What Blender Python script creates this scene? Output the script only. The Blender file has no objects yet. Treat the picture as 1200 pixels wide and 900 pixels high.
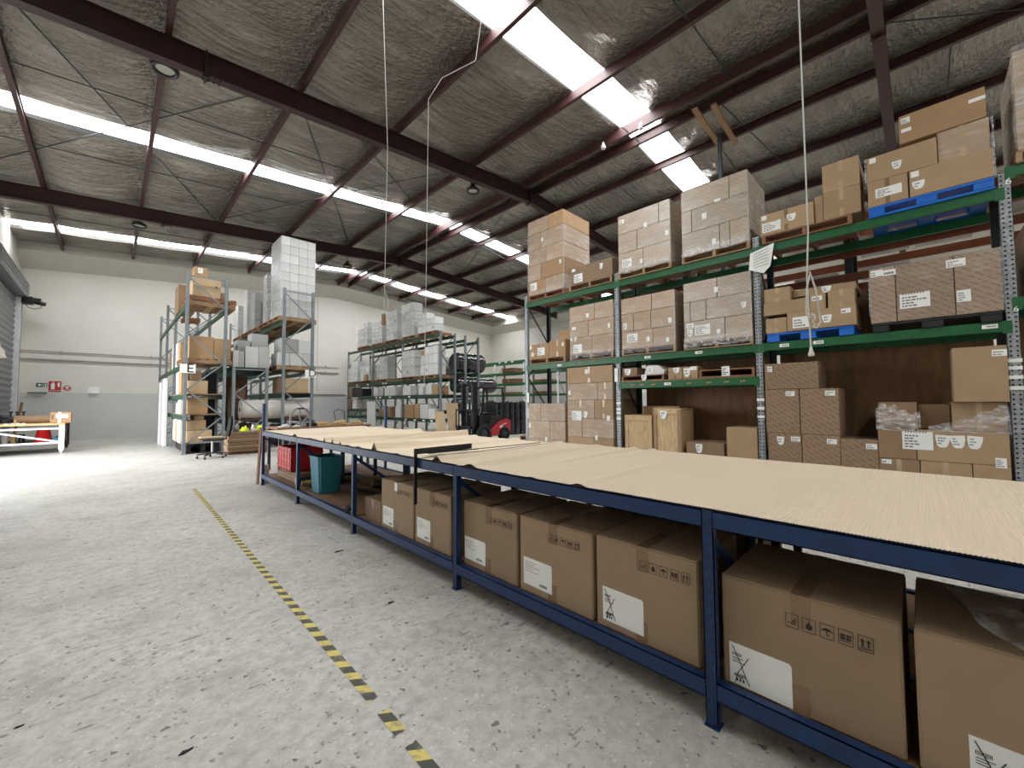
import bpy, math, random
from mathutils import Vector, Matrix, noise
sc = bpy.context.scene
# ---------------------------------------------------------------- camera, light, exposure
CAM_H = 1.38
F_PX, PITCH, YAW, ROLL = 475.0, 0.0428876, 0.780621, -0.0065943
fw = Vector((math.sin(YAW)*math.cos(PITCH), math.cos(YAW)*math.cos(PITCH), math.sin(PITCH)))
rt = Vector((math.cos(YAW), -math.sin(YAW), 0)); up = rt.cross(fw)
r2 = rt*math.cos(ROLL)+up*math.sin(ROLL); u2 = -rt*math.sin(ROLL)+up*math.cos(ROLL)
cd = bpy.data.cameras.new('camera'); cam = bpy.data.objects.new('camera', cd); sc.collection.objects.link(cam)
cd.sensor_width = 36.0; cd.lens = F_PX/1200*36.0; cd.clip_start = .05; cd.clip_end = 200
m = Matrix.Identity(4)
for i in range(3): m[i][0] = r2[i]; m[i][1] = u2[i]; m[i][2] = -fw[i]
m[0][3], m[1][3], m[2][3] = 0, 0, CAM_H
cam.matrix_world = m; sc.camera = cam
sc.view_settings.view_transform = 'Standard'; sc.view_settings.look = 'None'
sc.view_settings.gamma = 1; sc.view_settings.use_curve_mapping = False
sc.view_settings.exposure = 0.68
SKYLIGHT, DAYLIGHT = 9.6, 6.5
w = bpy.data.worlds.new('daylight'); sc.world = w; w.use_nodes = True
w.node_tree.nodes['Background'].inputs[0].default_value = (.93, .96, 1, 1)
w.node_tree.nodes['Background'].inputs[1].default_value = DAYLIGHT
def portal(loc, rot, sx, sy):
    l = bpy.data.lights.new('door_daylight', 'AREA'); l.shape = 'RECTANGLE'; l.size = sx; l.size_y = sy; l.cycles.is_portal = True
    o = bpy.data.objects.new('door_daylight', l); sc.collection.objects.link(o); o.location = loc; o.rotation_euler = rot
portal((-2.52, 13.6, 2.2), (0, -math.pi/2, 0), 4.4, 6.0)
sc.cycles.max_bounces = 8; sc.cycles.diffuse_bounces = 5; sc.cycles.glossy_bounces = 4; sc.cycles.transparent_max_bounces = 12
sc.cycles.caustics_reflective = False; sc.cycles.caustics_refractive = False; sc.cycles.sample_clamp_indirect = 6
sc.cycles.use_denoising = True
R = random.Random(7)
# ---------------------------------------------------------------- mesh helpers
class G:
    """collects shapes; one G becomes one mesh object"""
    def __init__(s): s.v = []; s.f = []; s.s = []
    def add(s, vs, fs, smooth=False):
        n = len(s.v); s.v += [tuple(v) for v in vs]
        for f in fs: s.f.append([n+i for i in f]); s.s.append(smooth)
        return s
    def box(s, x0, y0, z0, x1, y1, z1, b=0):
        if x0 > x1: x0, x1 = x1, x0
        if y0 > y1: y0, y1 = y1, y0
        if z0 > z1: z0, z1 = z1, z0
        if b <= 0:
            return s.add([(x0,y0,z0),(x1,y0,z0),(x1,y1,z0),(x0,y1,z0),(x0,y0,z1),(x1,y0,z1),(x1,y1,z1),(x0,y1,z1)],
                         [(0,3,2,1),(4,5,6,7),(0,1,5,4),(1,2,6,5),(2,3,7,6),(3,0,4,7)])
        lo, hi = (x0,y0,z0), (x1,y1,z1); vs = []; idx = {}
        for c in range(8):
            sg = [(c >> i) & 1 for i in range(3)]
            for a in range(3):
                p = [(hi[i] if sg[i] else lo[i]) for i in range(3)]
                for i in range(3):
                    if i != a: p[i] += -b if sg[i] else b
                idx[(c, a)] = len(vs); vs.append(p)
        fs = []
        for a in range(3):
            o = [i for i in range(3) if i != a]
            for sgn in (0, 1):
                cs = [(sgn << a) | (i << o[0]) | (j << o[1]) for i, j in ((0,0),(1,0),(1,1),(0,1))]
                fs.append([idx[(c, a)] for c in cs])
        for a in range(3):
            o = [i for i in range(3) if i != a]
            for i in (0, 1):
                for j in (0, 1):
                    c0 = (i << o[0]) | (j << o[1]); c1 = c0 | (1 << a)
                    fs.append([idx[(c0, o[0])], idx[(c1, o[0])], idx[(c1, o[1])], idx[(c0, o[1])]])
        for c in range(8): fs.append([idx[(c, 0)], idx[(c, 1)], idx[(c, 2)]])
        cen = Vector([(lo[i]+hi[i])/2 for i in range(3)]); out = []
        for f in fs:
            p = [Vector(vs[i]) for i in f]; n = (p[1]-p[0]).cross(p[2]-p[0])
            out.append(f if n.dot(sum(p, Vector())/len(p)-cen) > 0 else f[::-1])
        return s.add(vs, out)
    def beam(s, p0, p1, w, h, upv=(0,0,1)):
        """rectangular bar between two points, w across and h along upv"""
        p0, p1 = Vector(p0), Vector(p1); d = (p1-p0).normalized(); u = Vector(upv)
        u = u - d*u.dot(d)
        if u.length < 1e-4: u = Vector((1,0,0)) - d*d.x
        u.normalize(); r = d.cross(u)
        vs = []
        for p in (p0, p1):
            for a, c in ((-1,-1),(1,-1),(1,1),(-1,1)): vs.append(p + r*(a*w/2) + u*(c*h/2))
        return s.add(vs, [(0,1,2,3),(7,6,5,4),(0,4,5,1),(1,5,6,2),(2,6,7,3),(3,7,4,0)])
    def tube(s, pts, r, n=8, caps=True, radii=None):
        pts = [Vector(p) for p in pts]; rings = []; base = len(s.v); prev = None
        for i, p in enumerate(pts):
            d = (pts[min(i+1, len(pts)-1)] - pts[max(i-1, 0)]).normalized()
            if prev is None:
                a = Vector((0,0,1)) if abs(d.z) < .9 else Vector((1,0,0)); u = (a - d*a.dot(d)).normalized()
            else:
                u = prev - d*prev.dot(d); u.normalize()
            prev = u; q = d.cross(u); rr = radii[i] if radii else r
            rings.append([p + (u*math.cos(2*math.pi*k/n) + q*math.sin(2*math.pi*k/n))*rr for k in range(n)])
        vs = [v for rg in rings for v in rg]; fs = []
        for i in range(len(rings)-1):
            for k in range(n):
                k2 = (k+1) % n; fs.append((i*n+k, i*n+k2, (i+1)*n+k2, (i+1)*n+k))
        s.add(vs, fs, True)
        if caps: s.add(rings[0], [tuple(range(n))[::-1]]); s.add(rings[-1], [tuple(range(n))])
        return s
    def lathe(s, prof, c=(0,0,0), n=24, axis='z'):
        vs = []; fs = []
        for r, h in prof:
            for k in range(n):
                a = 2*math.pi*k/n; x, y = r*math.cos(a), r*math.sin(a)
                p = (x, y, h) if axis == 'z' else ((h, x, y) if axis == 'x' else (y, h, x))
                vs.append((c[0]+p[0], c[1]+p[1], c[2]+p[2]))
        for i in range(len(prof)-1):
            for k in range(n):
                k2 = (k+1) % n; fs.append((i*n+k, i*n+k2, (i+1)*n+k2, (i+1)*n+k))
        return s.add(vs, fs, True)
    def prism(s, poly, axis, a, b):
        """polygon (2D) extruded along an axis: 'y' takes (x,z), 'x' takes (y,z), 'z' takes (x,y)"""
        def P(q, t): return (q[0], t, q[1]) if axis == 'y' else ((t, q[0], q[1]) if axis == 'x' else (q[0], q[1], t))
        n = len(poly); vs = [P(q, a) for q in poly] + [P(q, b) for q in poly]
        ar = sum(poly[i][0]*poly[(i+1) % n][1]-poly[(i+1) % n][0]*poly[i][1] for i in range(n))
        fl = (ar > 0) != (axis == 'y')
        if b < a: fl = not fl
        f = [tuple(range(n))[::-1], tuple(range(n, 2*n))] + [(i, (i+1) % n, n+(i+1) % n, n+i) for i in range(n)]
        if not fl: f = [t[::-1] for t in f]
        return s.add(vs, f)
    def grid(s, fn, nu, nv, smooth=True):
        vs = [fn(i/nu, j/nv) for i in range(nu+1) for j in range(nv+1)]
        fs = [(i*(nv+1)+j, (i+1)*(nv+1)+j, (i+1)*(nv+1)+j+1, i*(nv+1)+j+1) for i in range(nu) for j in range(nv)]
        return s.add(vs, fs, smooth)
    def xf(s, M, start=0):
        for i in range(start, len(s.v)): s.v[i] = tuple(M @ Vector(s.v[i]))
        return s
    def bounds(s):
        return [min(v[i] for v in s.v) for i in range(3)], [max(v[i] for v in s.v) for i in range(3)]
def mesh_obj(name, g, mat, origin):
    me = bpy.data.meshes.new(name); o = Vector(origin)
    me.from_pydata([tuple(Vector(v)-o) for v in g.v], [], g.f)
    if any(g.s): me.polygons.foreach_set('use_smooth', g.s)
    me.materials.append(mat); me.update()
    ob = bpy.data.objects.new(name, me); sc.collection.objects.link(ob); return ob
def wloc(o):
    p = Vector()
    while o is not None: p = p + o.location; o = o.parent
    return p
def tag(o, label, cat, group=None):
    o['label'] = label; o['category'] = cat
    if group: o['group'] = group
    return o
def top(name, label, cat, g, mat, group=None, origin=None):
    """a thing that is one mesh"""
    if origin is None:
        lo, hi = g.bounds(); origin = ((lo[0]+hi[0])/2, (lo[1]+hi[1])/2, lo[2])
    o = mesh_obj(name, g, mat, origin); o.location = origin
    return tag(o, label, cat, group)
def thing(name, label, cat, loc, group=None):
    o = bpy.data.objects.new(name, None); sc.collection.objects.link(o); o.location = loc; o.empty_display_size = .1
    return tag(o, label, cat, group)
def part(name, parent, g, mat, origin=None, label=None):
    """a part; shapes are given in world metres, as long as the thing is not turned"""
    wp = wloc(parent); org = Vector(origin) if origin is not None else wp
    o = mesh_obj(name, g, mat, org); o.parent = parent; o.location = org - wp
    if label: o['label'] = label
    return o
def struct(name, g, mat, label=None):
    o = mesh_obj(name, g, mat, (0,0,0)); o['kind'] = 'structure'
    if label: o['label'] = label
    return o
KIDS = {}
def copy_thing(root, loc, label=None, group=None, rotz=None):
    """a copy of a thing with copies of its parts and sub-parts"""
    r = root.copy(); sc.collection.objects.link(r); r.location = loc
    if rotz is not None: r.rotation_euler = (0, 0, rotz)
    if label: r['label'] = label
    if group: r['group'] = group
    for ch in list(root.children):
        c = ch.copy(); sc.collection.objects.link(c); c.parent = r
        for gch in list(ch.children):
            d = gch.copy(); sc.collection.objects.link(d); d.parent = c
    return r
# ---------------------------------------------------------------- materials
def nt(name):
    mt = bpy.data.materials.new(name); mt.use_nodes = True; t = mt.node_tree
    return mt, t, t.nodes['Principled BSDF']
def N(t, typ, **kw):
    n = t.nodes.new(typ)
    for k, v in kw.items():
        if k in ('op', 'operation'): n.operation = v
        elif k == 'blend': n.blend_type = v
        elif k == 'dtype': n.data_type = v
        else:
            key = int(k[1:]) if k[0] == 'i' and k[1:].isdigit() else k
            if hasattr(v, 'is_output') or isinstance(v, bpy.types.NodeSocket): t.links.new(v, n.inputs[key])
            else: n.inputs[key].default_value = v
    return n
def coords(t, scale=(1,1,1), kind='Object', rot=(0,0,0)):
    c = N(t, 'ShaderNodeTexCoord'); mp = N(t, 'ShaderNodeMapping'); t.links.new(c.outputs[kind], mp.inputs[0])
    mp.inputs['Scale'].default_value = scale; mp.inputs['Rotation'].default_value = rot; return mp.outputs[0]
def noise_t(t, vec, scale, detail=3, rough=.55):
    n = N(t, 'ShaderNodeTexNoise'); t.links.new(vec, n.inputs['Vector'])
    n.inputs['Scale'].default_value = scale; n.inputs['Detail'].default_value = detail; n.inputs['Roughness'].default_value = rough
    return n.outputs['Fac']
def ramp(t, fac, stops):
    r = N(t, 'ShaderNodeValToRGB'); t.links.new(fac, r.inputs[0]); e = r.color_ramp.elements
    while len(e) < len(stops): e.new(.5)
    for k, (p, c) in enumerate(stops):
        e[k].position = p; e[k].color = (*c, 1) if len(c) == 3 else c
    return r.outputs[0]
def mixc(t, fac, a, b, blend='MIX'):
    n = t.nodes.new('ShaderNodeMix'); n.data_type = 'RGBA'; n.blend_type = blend
    for sock, v in ((n.inputs[0], fac), (n.inputs[6], a), (n.inputs[7], b)):
        if isinstance(v, bpy.types.NodeSocket): t.links.new(v, sock)
        elif isinstance(v, (int, float)): sock.default_value = v
        else: sock.default_value = (*v, 1)
    return n.outputs[2]
def mth(t, op, a, b=0.0, c=0.0):
    n = t.nodes.new('ShaderNodeMath'); n.operation = op
    for i, v in enumerate((a, b, c)):
        if isinstance(v, bpy.types.NodeSocket): t.links.new(v, n.inputs[i])
        else: n.inputs[i].default_value = v
    return n.outputs[0]
def bump(t, bs, h, strength=.2, dist=.01):
    b = N(t, 'ShaderNodeBump'); t.links.new(h, b.inputs['Height']); b.inputs['Strength'].default_value = strength; b.inputs['Distance'].default_value = dist
    t.links.new(b.outputs[0], bs.inputs['Normal']); return b
def lin(c):
    return tuple((v/255/12.92 if v/255 <= .04045 else ((v/255+.055)/1.055)**2.4) for v in c)
def plain(name, rgb, rough=.5, metal=0, var=.12, scale=6, coat=0):
    mt, t, b = nt(name); c = lin(rgb); v = coords(t)
    n = noise_t(t, v, scale, 4)
    lo = tuple(x*(1-var) for x in c); hi = tuple(min(1, x*(1+var)) for x in c)
    t.links.new(ramp(t, n, [(.3, lo), (.7, hi)]), b.inputs['Base Color'])
    b.inputs['Roughness'].default_value = rough; b.inputs['Metallic'].default_value = metal
    if coat: b.inputs['Coat Weight'].default_value = coat; b.inputs['Coat Roughness'].default_value = .15
    return mt
def card(name, rgb, printed=False, wrap=0.0, var=.07):
    """corrugated board; printed = rows of slanted small dark print; wrap = tight clear film over it"""
    mt, t, b = nt(name); c = lin(rgb); v = coords(t)
    n = noise_t(t, v, 3.5, 4); oi = N(t, 'ShaderNodeObjectInfo')
    col = ramp(t, n, [(.3, tuple(x*(1-var) for x in c)), (.7, tuple(x*(1+var) for x in c))])
    tone = mth(t, 'MULTIPLY_ADD', oi.outputs['Random'], .22, .89)
    hs = N(t, 'ShaderNodeHueSaturation'); t.links.new(col, hs.inputs['Color']); t.links.new(tone, hs.inputs['Value']); col = hs.outputs[0]
    fib = noise_t(t, coords(t, (30, 30, 260)), 1, 2)
    if printed:
        sx = N(t, 'ShaderNodeSeparateXYZ'); t.links.new(coords(t), sx.inputs[0])
        h = mth(t, 'ADD', sx.outputs[0], sx.outputs[1])
        u = mth(t, 'MULTIPLY_ADD', h, .8, mth(t, 'MULTIPLY', sx.outputs[2], .6)); w_ = mth(t, 'MULTIPLY_ADD', h, -.6, mth(t, 'MULTIPLY', sx.outputs[2], .8))
        row = mth(t, 'LESS_THAN', mth(t, 'FRACT', mth(t, 'MULTIPLY', w_, 17.)), .3)
        k = mth(t, 'FLOOR', mth(t, 'MULTIPLY', w_, 17.))
        seg = mth(t, 'LESS_THAN', mth(t, 'FRACT', mth(t, 'ADD', mth(t, 'MULTIPLY', u, 8.), mth(t, 'MULTIPLY', k, .37))), .72)
        spk = mth(t, 'GREATER_THAN', noise_t(t, coords(t), 90, 1), .44)
        f = mth(t, 'MULTIPLY', mth(t, 'MULTIPLY', row, seg), mth(t, 'MULTIPLY', spk, .5 if printed is True else printed))
        col = mixc(t, f, col, lin((62, 48, 38)))
    if wrap:   # film sheen painted into the colour as streaks, with milky bands of doubled layers
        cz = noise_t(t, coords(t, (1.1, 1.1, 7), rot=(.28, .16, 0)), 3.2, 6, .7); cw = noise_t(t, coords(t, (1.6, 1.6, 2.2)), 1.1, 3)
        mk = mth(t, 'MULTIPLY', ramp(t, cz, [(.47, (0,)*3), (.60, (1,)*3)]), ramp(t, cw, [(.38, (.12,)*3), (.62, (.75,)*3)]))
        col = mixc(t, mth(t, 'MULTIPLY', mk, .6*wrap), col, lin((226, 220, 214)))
    t.links.new(col, b.inputs['Base Color']); b.inputs['Roughness'].default_value = .72
    bump(t, b, fib, .08, .002)
    if wrap:
        b.inputs['Coat Weight'].default_value = wrap; b.inputs['Coat Roughness'].default_value = .16
        vv = coords(t, (1.5, 1.5, 9), rot=(.25, .12, 0)); wn = noise_t(t, vv, 4.5, 5, .62)
        bb = N(t, 'ShaderNodeBump'); t.links.new(wn, bb.inputs['Height']); bb.inputs['Strength'].default_value = 1; bb.inputs['Distance'].default_value = .08
        t.links.new(bb.outputs[0], b.inputs['Coat Normal'])
    return mt
def film(name, dens=.35, tint=(1,1,1)):
    mt, t, b = nt(name); t.nodes.remove(b); out = t.nodes['Material Output']
    tr = N(t, 'ShaderNodeBsdfTransparent'); gl = N(t, 'ShaderNodeBsdfGlossy'); df = N(t, 'ShaderNodeBsdfDiffuse')
    gl.inputs['Roughness'].default_value = .3; df.inputs['Color'].default_value = (*[.85*x for x in tint], 1)
    n = noise_t(t, coords(t, (1, 1, 2.4)), 9, 5, .65)
    bp = N(t, 'ShaderNodeBump'); t.links.new(n, bp.inputs['Height']); bp.inputs['Strength'].default_value = .5; bp.inputs['Distance'].default_value = .03
    t.links.new(bp.outputs[0], gl.inputs['Normal'])
    a = N(t, 'ShaderNodeMixShader'); a.inputs[0].default_value = .4
    t.links.new(df.outputs[0], a.inputs[1]); t.links.new(gl.outputs[0], a.inputs[2])
    mx = N(t, 'ShaderNodeMixShader'); t.links.new(ramp(t, n, [(.40, (dens*.18,)*3), (.66, (min(1, dens*1.5),)*3)]), mx.inputs[0])
    t.links.new(tr.outputs[0], mx.inputs[1]); t.links.new(a.outputs[0], mx.inputs[2]); t.links.new(mx.outputs[0], out.inputs[0])
    return mt
def wood(name, rgb, along=(2, 14, 14), rough=.65):
    mt, t, b = nt(name); c = lin(rgb)
    n = noise_t(t, coords(t, along), 3, 5, .6); oi = N(t, 'ShaderNodeObjectInfo')
    col = ramp(t, n, [(.25, tuple(x*.62 for x in c)), (.55, c), (.8, tuple(min(1, x*1.25) for x in c))])
    hs = N(t, 'ShaderNodeHueSaturation'); t.links.new(col, hs.inputs['Color']); t.links.new(mth(t, 'MULTIPLY_ADD', oi.outputs['Random'], .3, .85), hs.inputs['Value'])
    t.links.new(hs.outputs[0], b.inputs['Base Color']); b.inputs['Roughness'].default_value = rough
    return mt
M = {}
M['card'] = card('brown_board', (166, 139, 107)); M['card_warm'] = card('warm_brown_board', (166, 134, 98)); M['card_pale'] = card('pale_tan_board', (190, 165, 130))
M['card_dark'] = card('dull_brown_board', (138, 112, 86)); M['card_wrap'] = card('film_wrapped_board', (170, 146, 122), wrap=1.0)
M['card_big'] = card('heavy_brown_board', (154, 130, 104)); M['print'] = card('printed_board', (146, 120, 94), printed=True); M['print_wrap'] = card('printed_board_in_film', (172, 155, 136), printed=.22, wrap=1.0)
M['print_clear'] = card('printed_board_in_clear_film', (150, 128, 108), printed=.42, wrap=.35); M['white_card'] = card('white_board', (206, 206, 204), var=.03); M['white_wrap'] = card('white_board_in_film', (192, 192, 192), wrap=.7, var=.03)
M['grey_card'] = card('grey_board', (176, 176, 174), var=.04)
M['tape'] = plain('brown_packing_tape', (136, 110, 84), .25); M['tape_clear'] = plain('clear_packing_tape', (184, 160, 132), .22)
M['paper'] = plain('white_paper', (236, 236, 232), .6, var=.03); M['ink'] = plain('black_ink', (28, 26, 26), .6); M['ink_grey'] = plain('grey_print', (120, 118, 116), .6)
M['ink_brown'] = plain('dark_stamp_ink', (48, 34, 26), .6)
M['green'] = plain('green_rack_paint', (20, 88, 46), .42); M['dark_green'] = plain('dark_green_rack_paint', (26, 66, 46), .45)
M['grey_steel'] = plain('grey_rack_paint', (128, 134, 138), .42, .25); M['dark_steel'] = plain('dark_brace_steel', (52, 56, 60), .5, .3)
M['blue'] = plain('blue_bench_paint', (14, 48, 90), .42, var=.12, scale=9); M['blue_dark'] = plain('blue_slot_shadow', (10, 26, 52), .6)
M['blue_plastic'] = plain('blue_plastic', (28, 102, 196), .38); M['black_plastic'] = plain('black_plastic', (24, 24, 26), .45)
M['black_steel'] = plain('black_steel', (26, 26, 28), .38, .2); M['rubber'] = plain('black_rubber', (20, 20, 20), .8)
M['oxide'] = plain('red_oxide_steel', (64, 35, 33), .5, .0, var=.14, scale=3); M['oxide_dark'] = plain('dark_oxide_steel', (56, 32, 32), .5, .0, var=.14, scale=3)
M['orange'] = plain('orange_rack_paint', (126, 68, 40), .5); M['red'] = plain('red_paint', (176, 26, 38), .32, coat=.4); M['red_plastic'] = plain('red_plastic', (198, 30, 28), .4)
M['teal'] = plain('teal_plastic', (38, 122, 142), .45); M['cord'] = plain('white_cord', (206, 204, 198), .6); M['white_paint'] = plain('white_steel_paint', (232, 236, 238), .35)
M['wood'] = wood('pallet_timber', (156, 126, 94)); M['wood_red'] = wood('reddish_pallet_timber', (142, 98, 70)); M['pine'] = wood('pale_pine', (206, 176, 132), (12, 12, 2))
M['ply'] = wood('brown_plywood', (128, 94, 62), (3, 3, .8)); M['particle'] = wood('particle_board', (128, 98, 70), (6, 6, 6)); M['bench_wood'] = wood('pale_table_top', (206, 164, 112))
M['chrome'] = plain('bright_steel', (170, 174, 178), .25, .9, var=.05); M['grey_plastic'] = plain('grey_plastic', (120, 122, 124), .5)
M['vest'] = plain('fluoro_yellow_cloth', (206, 222, 50), .8); M['cloth_white'] = plain('off_white_cloth', (214, 210, 204), .85); M['straw'] = plain('straw_coloured_paper', (176, 146, 96), .8)
M['film'] = film('clear_stretch_film', .2); M['film_white'] = film('milky_stretch_film', .34); M['black_film'] = plain('black_stretch_film', (40, 40, 42), .22, var=.3, coat=.6)
M['sky'] = None
def emis(name, col, st):
    mt, t, b = nt(name); t.nodes.remove(b); e = N(t, 'ShaderNodeEmission'); e.inputs[0].default_value = (*col, 1); e.inputs[1].default_value = st
    t.links.new(e.outputs[0], t.nodes['Material Output'].inputs[0]); return mt
M['sky'] = emis('daylit_skylight_sheet', (.97, .99, 1), SKYLIGHT)
# galvanised post with two columns of round holes
mt, t, b = nt('perforated_galvanised_steel'); sx = N(t, 'ShaderNodeSeparateXYZ'); t.links.new(coords(t), sx.inputs[0])
zz = mth(t, 'SUBTRACT', mth(t, 'FRACT', mth(t, 'MULTIPLY', sx.outputs[2], 1/.058)), .5); zz = mth(t, 'MULTIPLY', zz, .058)
yy = mth(t, 'SUBTRACT', mth(t, 'ABSOLUTE', sx.outputs[1]), .026)
rr = mth(t, 'SQRT', mth(t, 'ADD', mth(t, 'MULTIPLY', zz, zz), mth(t, 'MULTIPLY', yy, yy)))
hole = mth(t, 'LESS_THAN', rr, .0115)
base = ramp(t, noise_t(t, coords(t), 22, 4), [(.3, lin((118, 122, 124))), (.7, lin((176, 180, 182)))])
t.links.new(mixc(t, hole, base, (.006, .006, .006)), b.inputs['Base Color']); b.inputs['Roughness'].default_value = .42; b.inputs['Metallic'].default_value = .35
M['galv'] = mt
# blue bench post with two rows of key slots
mt, t, b = nt('slotted_blue_steel'); sx = N(t, 'ShaderNodeSeparateXYZ'); t.links.new(coords(t), sx.inputs[0])
fz = mth(t, 'FRACT', mth(t, 'ADD', mth(t, 'MULTIPLY', sx.outputs[2], 20.), mth(t, 'MULTIPLY', mth(t, 'SIGN', sx.outputs[1]), .12)))
ay = mth(t, 'SUBTRACT', mth(t, 'ABSOLUTE', sx.outputs[1]), mth(t, 'MULTIPLY', fz, .006))
sl = mth(t, 'MULTIPLY', mth(t, 'LESS_THAN', fz, .34), mth(t, 'MULTIPLY', mth(t, 'GREATER_THAN', ay, .004), mth(t, 'LESS_THAN', ay, .013)))
c_ = lin((14, 48, 90)); base = ramp(t, noise_t(t, coords(t), 9, 4), [(.3, tuple(q*.88 for q in c_)), (.7, tuple(q*1.12 for q in c_))])
t.links.new(mixc(t, sl, base, lin((8, 22, 44))), b.inputs['Base Color']); b.inputs['Roughness'].default_value = .42; bump(t, b, mth(t, 'SUBTRACT', 1.0, sl), .6, .003)
M['blue_slots'] = mt
# concrete floor: pale grey, scuffed, with dark gouges and scratches
mt, t, b = nt('worn_concrete'); v = coords(t)
n1 = noise_t(t, v, .5, 6, .6); n2 = noise_t(t, v, 14, 8, .78); n3 = noise_t(t, v, 2.2, 5, .6)
col = ramp(t, n1, [(.3, lin((172, 168, 161))), (.5, lin((194, 191, 184))), (.72, lin((208, 206, 199)))])
col = mixc(t, ramp(t, n2, [(.36, (.75,)*3), (.58, (0,)*3)]), col, lin((150, 146, 138)))
col = mixc(t, ramp(t, n3, [(.53, (0,)*3), (.74, (.6,)*3)]), col, lin((140, 136, 131)))
def pits(sc_, rad, mask, cut, amt, tone, st=(1, 1, 1), rot=0):
    nv = N(t, 'ShaderNodeTexNoise'); t.links.new(v, nv.inputs['Vector']); nv.inputs['Scale'].default_value = sc_*1.7; nv.inputs['Detail'].default_value = 3
    ad = N(t, 'ShaderNodeVectorMath'); ad.operation = 'MULTIPLY_ADD'; t.links.new(nv.outputs['Color'], ad.inputs[0]); ad.inputs[1].default_value = (.9/sc_,)*3; t.links.new(coords(t, st, rot=(0, 0, rot)), ad.inputs[2])
    vo = N(t, 'ShaderNodeTexVoronoi'); vo.feature = 'F1'; t.links.new(ad.outputs[0], vo.inputs['Vector']); vo.inputs['Scale'].default_value = sc_
    sp = N(t, 'ShaderNodeSeparateColor'); t.links.new(vo.outputs['Color'], sp.inputs[0])
    f = mth(t, 'LESS_THAN', vo.outputs['Distance'], mth(t, 'MULTIPLY', sp.outputs[0], rad))
    f = mth(t, 'MULTIPLY', f, mth(t, 'GREATER_THAN', noise_t(t, v, mask, 4, .7), cut))
    return mixc(t, mth(t, 'MULTIPLY', f, amt), col, lin(tone))
col = pits(12, .18, 1.7, .42, .8, (84, 80, 75)); col = pits(27, .27, 2.3, .42, .7, (104, 100, 94)); col = pits(5, .14, .8, .52, .55, (100, 96, 92), (1, 2.6, 1), .8); col = pits(45, .3, 3.1, .5, .5, (226, 224, 218))
def scr(rot, sc_, th, amt, seed):
    vv = coords(t, (sc_*.16, sc_, 1), rot=(0, 0, rot)); v2 = N(t, 'ShaderNodeTexVoronoi'); v2.feature = 'F1'
    ad = N(t, 'ShaderNodeVectorMath'); ad.operation = 'ADD'; t.links.new(vv, ad.inputs[0]); ad.inputs[1].default_value = (seed, seed*2, 0); t.links.new(ad.outputs[0], v2.inputs['Vector']); v2.inputs['Scale'].default_value = 1
    f = mth(t, 'MULTIPLY', mth(t, 'LESS_THAN', v2.outputs['Distance'], th), mth(t, 'GREATER_THAN', noise_t(t, v, .9, 2), .43))
    return mth(t, 'MULTIPLY', f, amt+.15)
for a in ((.5, 6, .06, .5, 3.1), (1.9, 5, .055, .45, 7.7), (2.6, 9, .07, .5, 1.3), (1.2, 3, .035, .5, 5.5), (.1, 12, .08, .4, 9.5), (2.2, 14, .08, .45, 2.2), (2.9, 4, .04, .5, 8.8)): col = mixc(t, scr(*a), col, lin((96, 92, 88)))
t.links.new(col, b.inputs['Base Color']); t.links.new(ramp(t, n3, [(.3, (.38,)*3), (.7, (.6,)*3)]), b.inputs['Roughness']); bump(t, b, n2, .12, .004)
M['floor'] = mt
# wall: off-white paint above, grey paint below a line, faint block courses low down
mt, t, b = nt('painted_wall'); sx = N(t, 'ShaderNodeSeparateXYZ'); t.links.new(coords(t), sx.inputs[0])
n = noise_t(t, coords(t), .7, 4)
hi = ramp(t, n, [(.3, lin((212, 208, 199))), (.7, lin((221, 218, 209)))]); lo = ramp(t, n, [(.3, lin((194, 195, 192))), (.7, lin((201, 202, 199)))])
t.links.new(mixc(t, mth(t, 'LESS_THAN', sx.outputs[2], 1.82), hi, lo), b.inputs['Base Color']); b.inputs['Roughness'].default_value = .6
cr = mth(t, 'MULTIPLY', mth(t, 'LESS_THAN', mth(t, 'FRACT', mth(t, 'MULTIPLY', sx.outputs[2], 5.)), .07), mth(t, 'LESS_THAN', sx.outputs[2], 3.0)); bump(t, b, mth(t, 'SUBTRACT', 1.0, cr), .5, .01)
M['wall'] = mt; M['soffit'] = plain('off_white_lining', (206, 202, 192), .7, var=.04)
# foil roof insulation
mt, t, b = nt('reflective_foil_insulation')
b.inputs['Metallic'].default_value = .85
n = noise_t(t, coords(t, (1.4, 6, 1)), 1.6, 7, .62); n2 = noise_t(t, coords(t, (6, 9, 1)), 1.6, 5, .6); n3 = noise_t(t, coords(t), .8, 3)
t.links.new(ramp(t, n3, [(.3, lin((142, 136, 128))), (.7, lin((172, 166, 156)))]), b.inputs['Base Color']); b.inputs['Roughness'].default_value = .12
bump(t, b, mth(t, 'ADD', n, mth(t, 'MULTIPLY', n2, .45)), 1.0, .11); M['foil'] = mt
# corrugated roller-door sheet
M['shutter'] = plain('grey_shutter_steel', (120, 124, 126), .4, .5, var=.08)
# single-faced corrugated board on the bench
M['bench_card'] = card('pale_corrugated_sheet', (220, 203, 178), var=.02)
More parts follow.
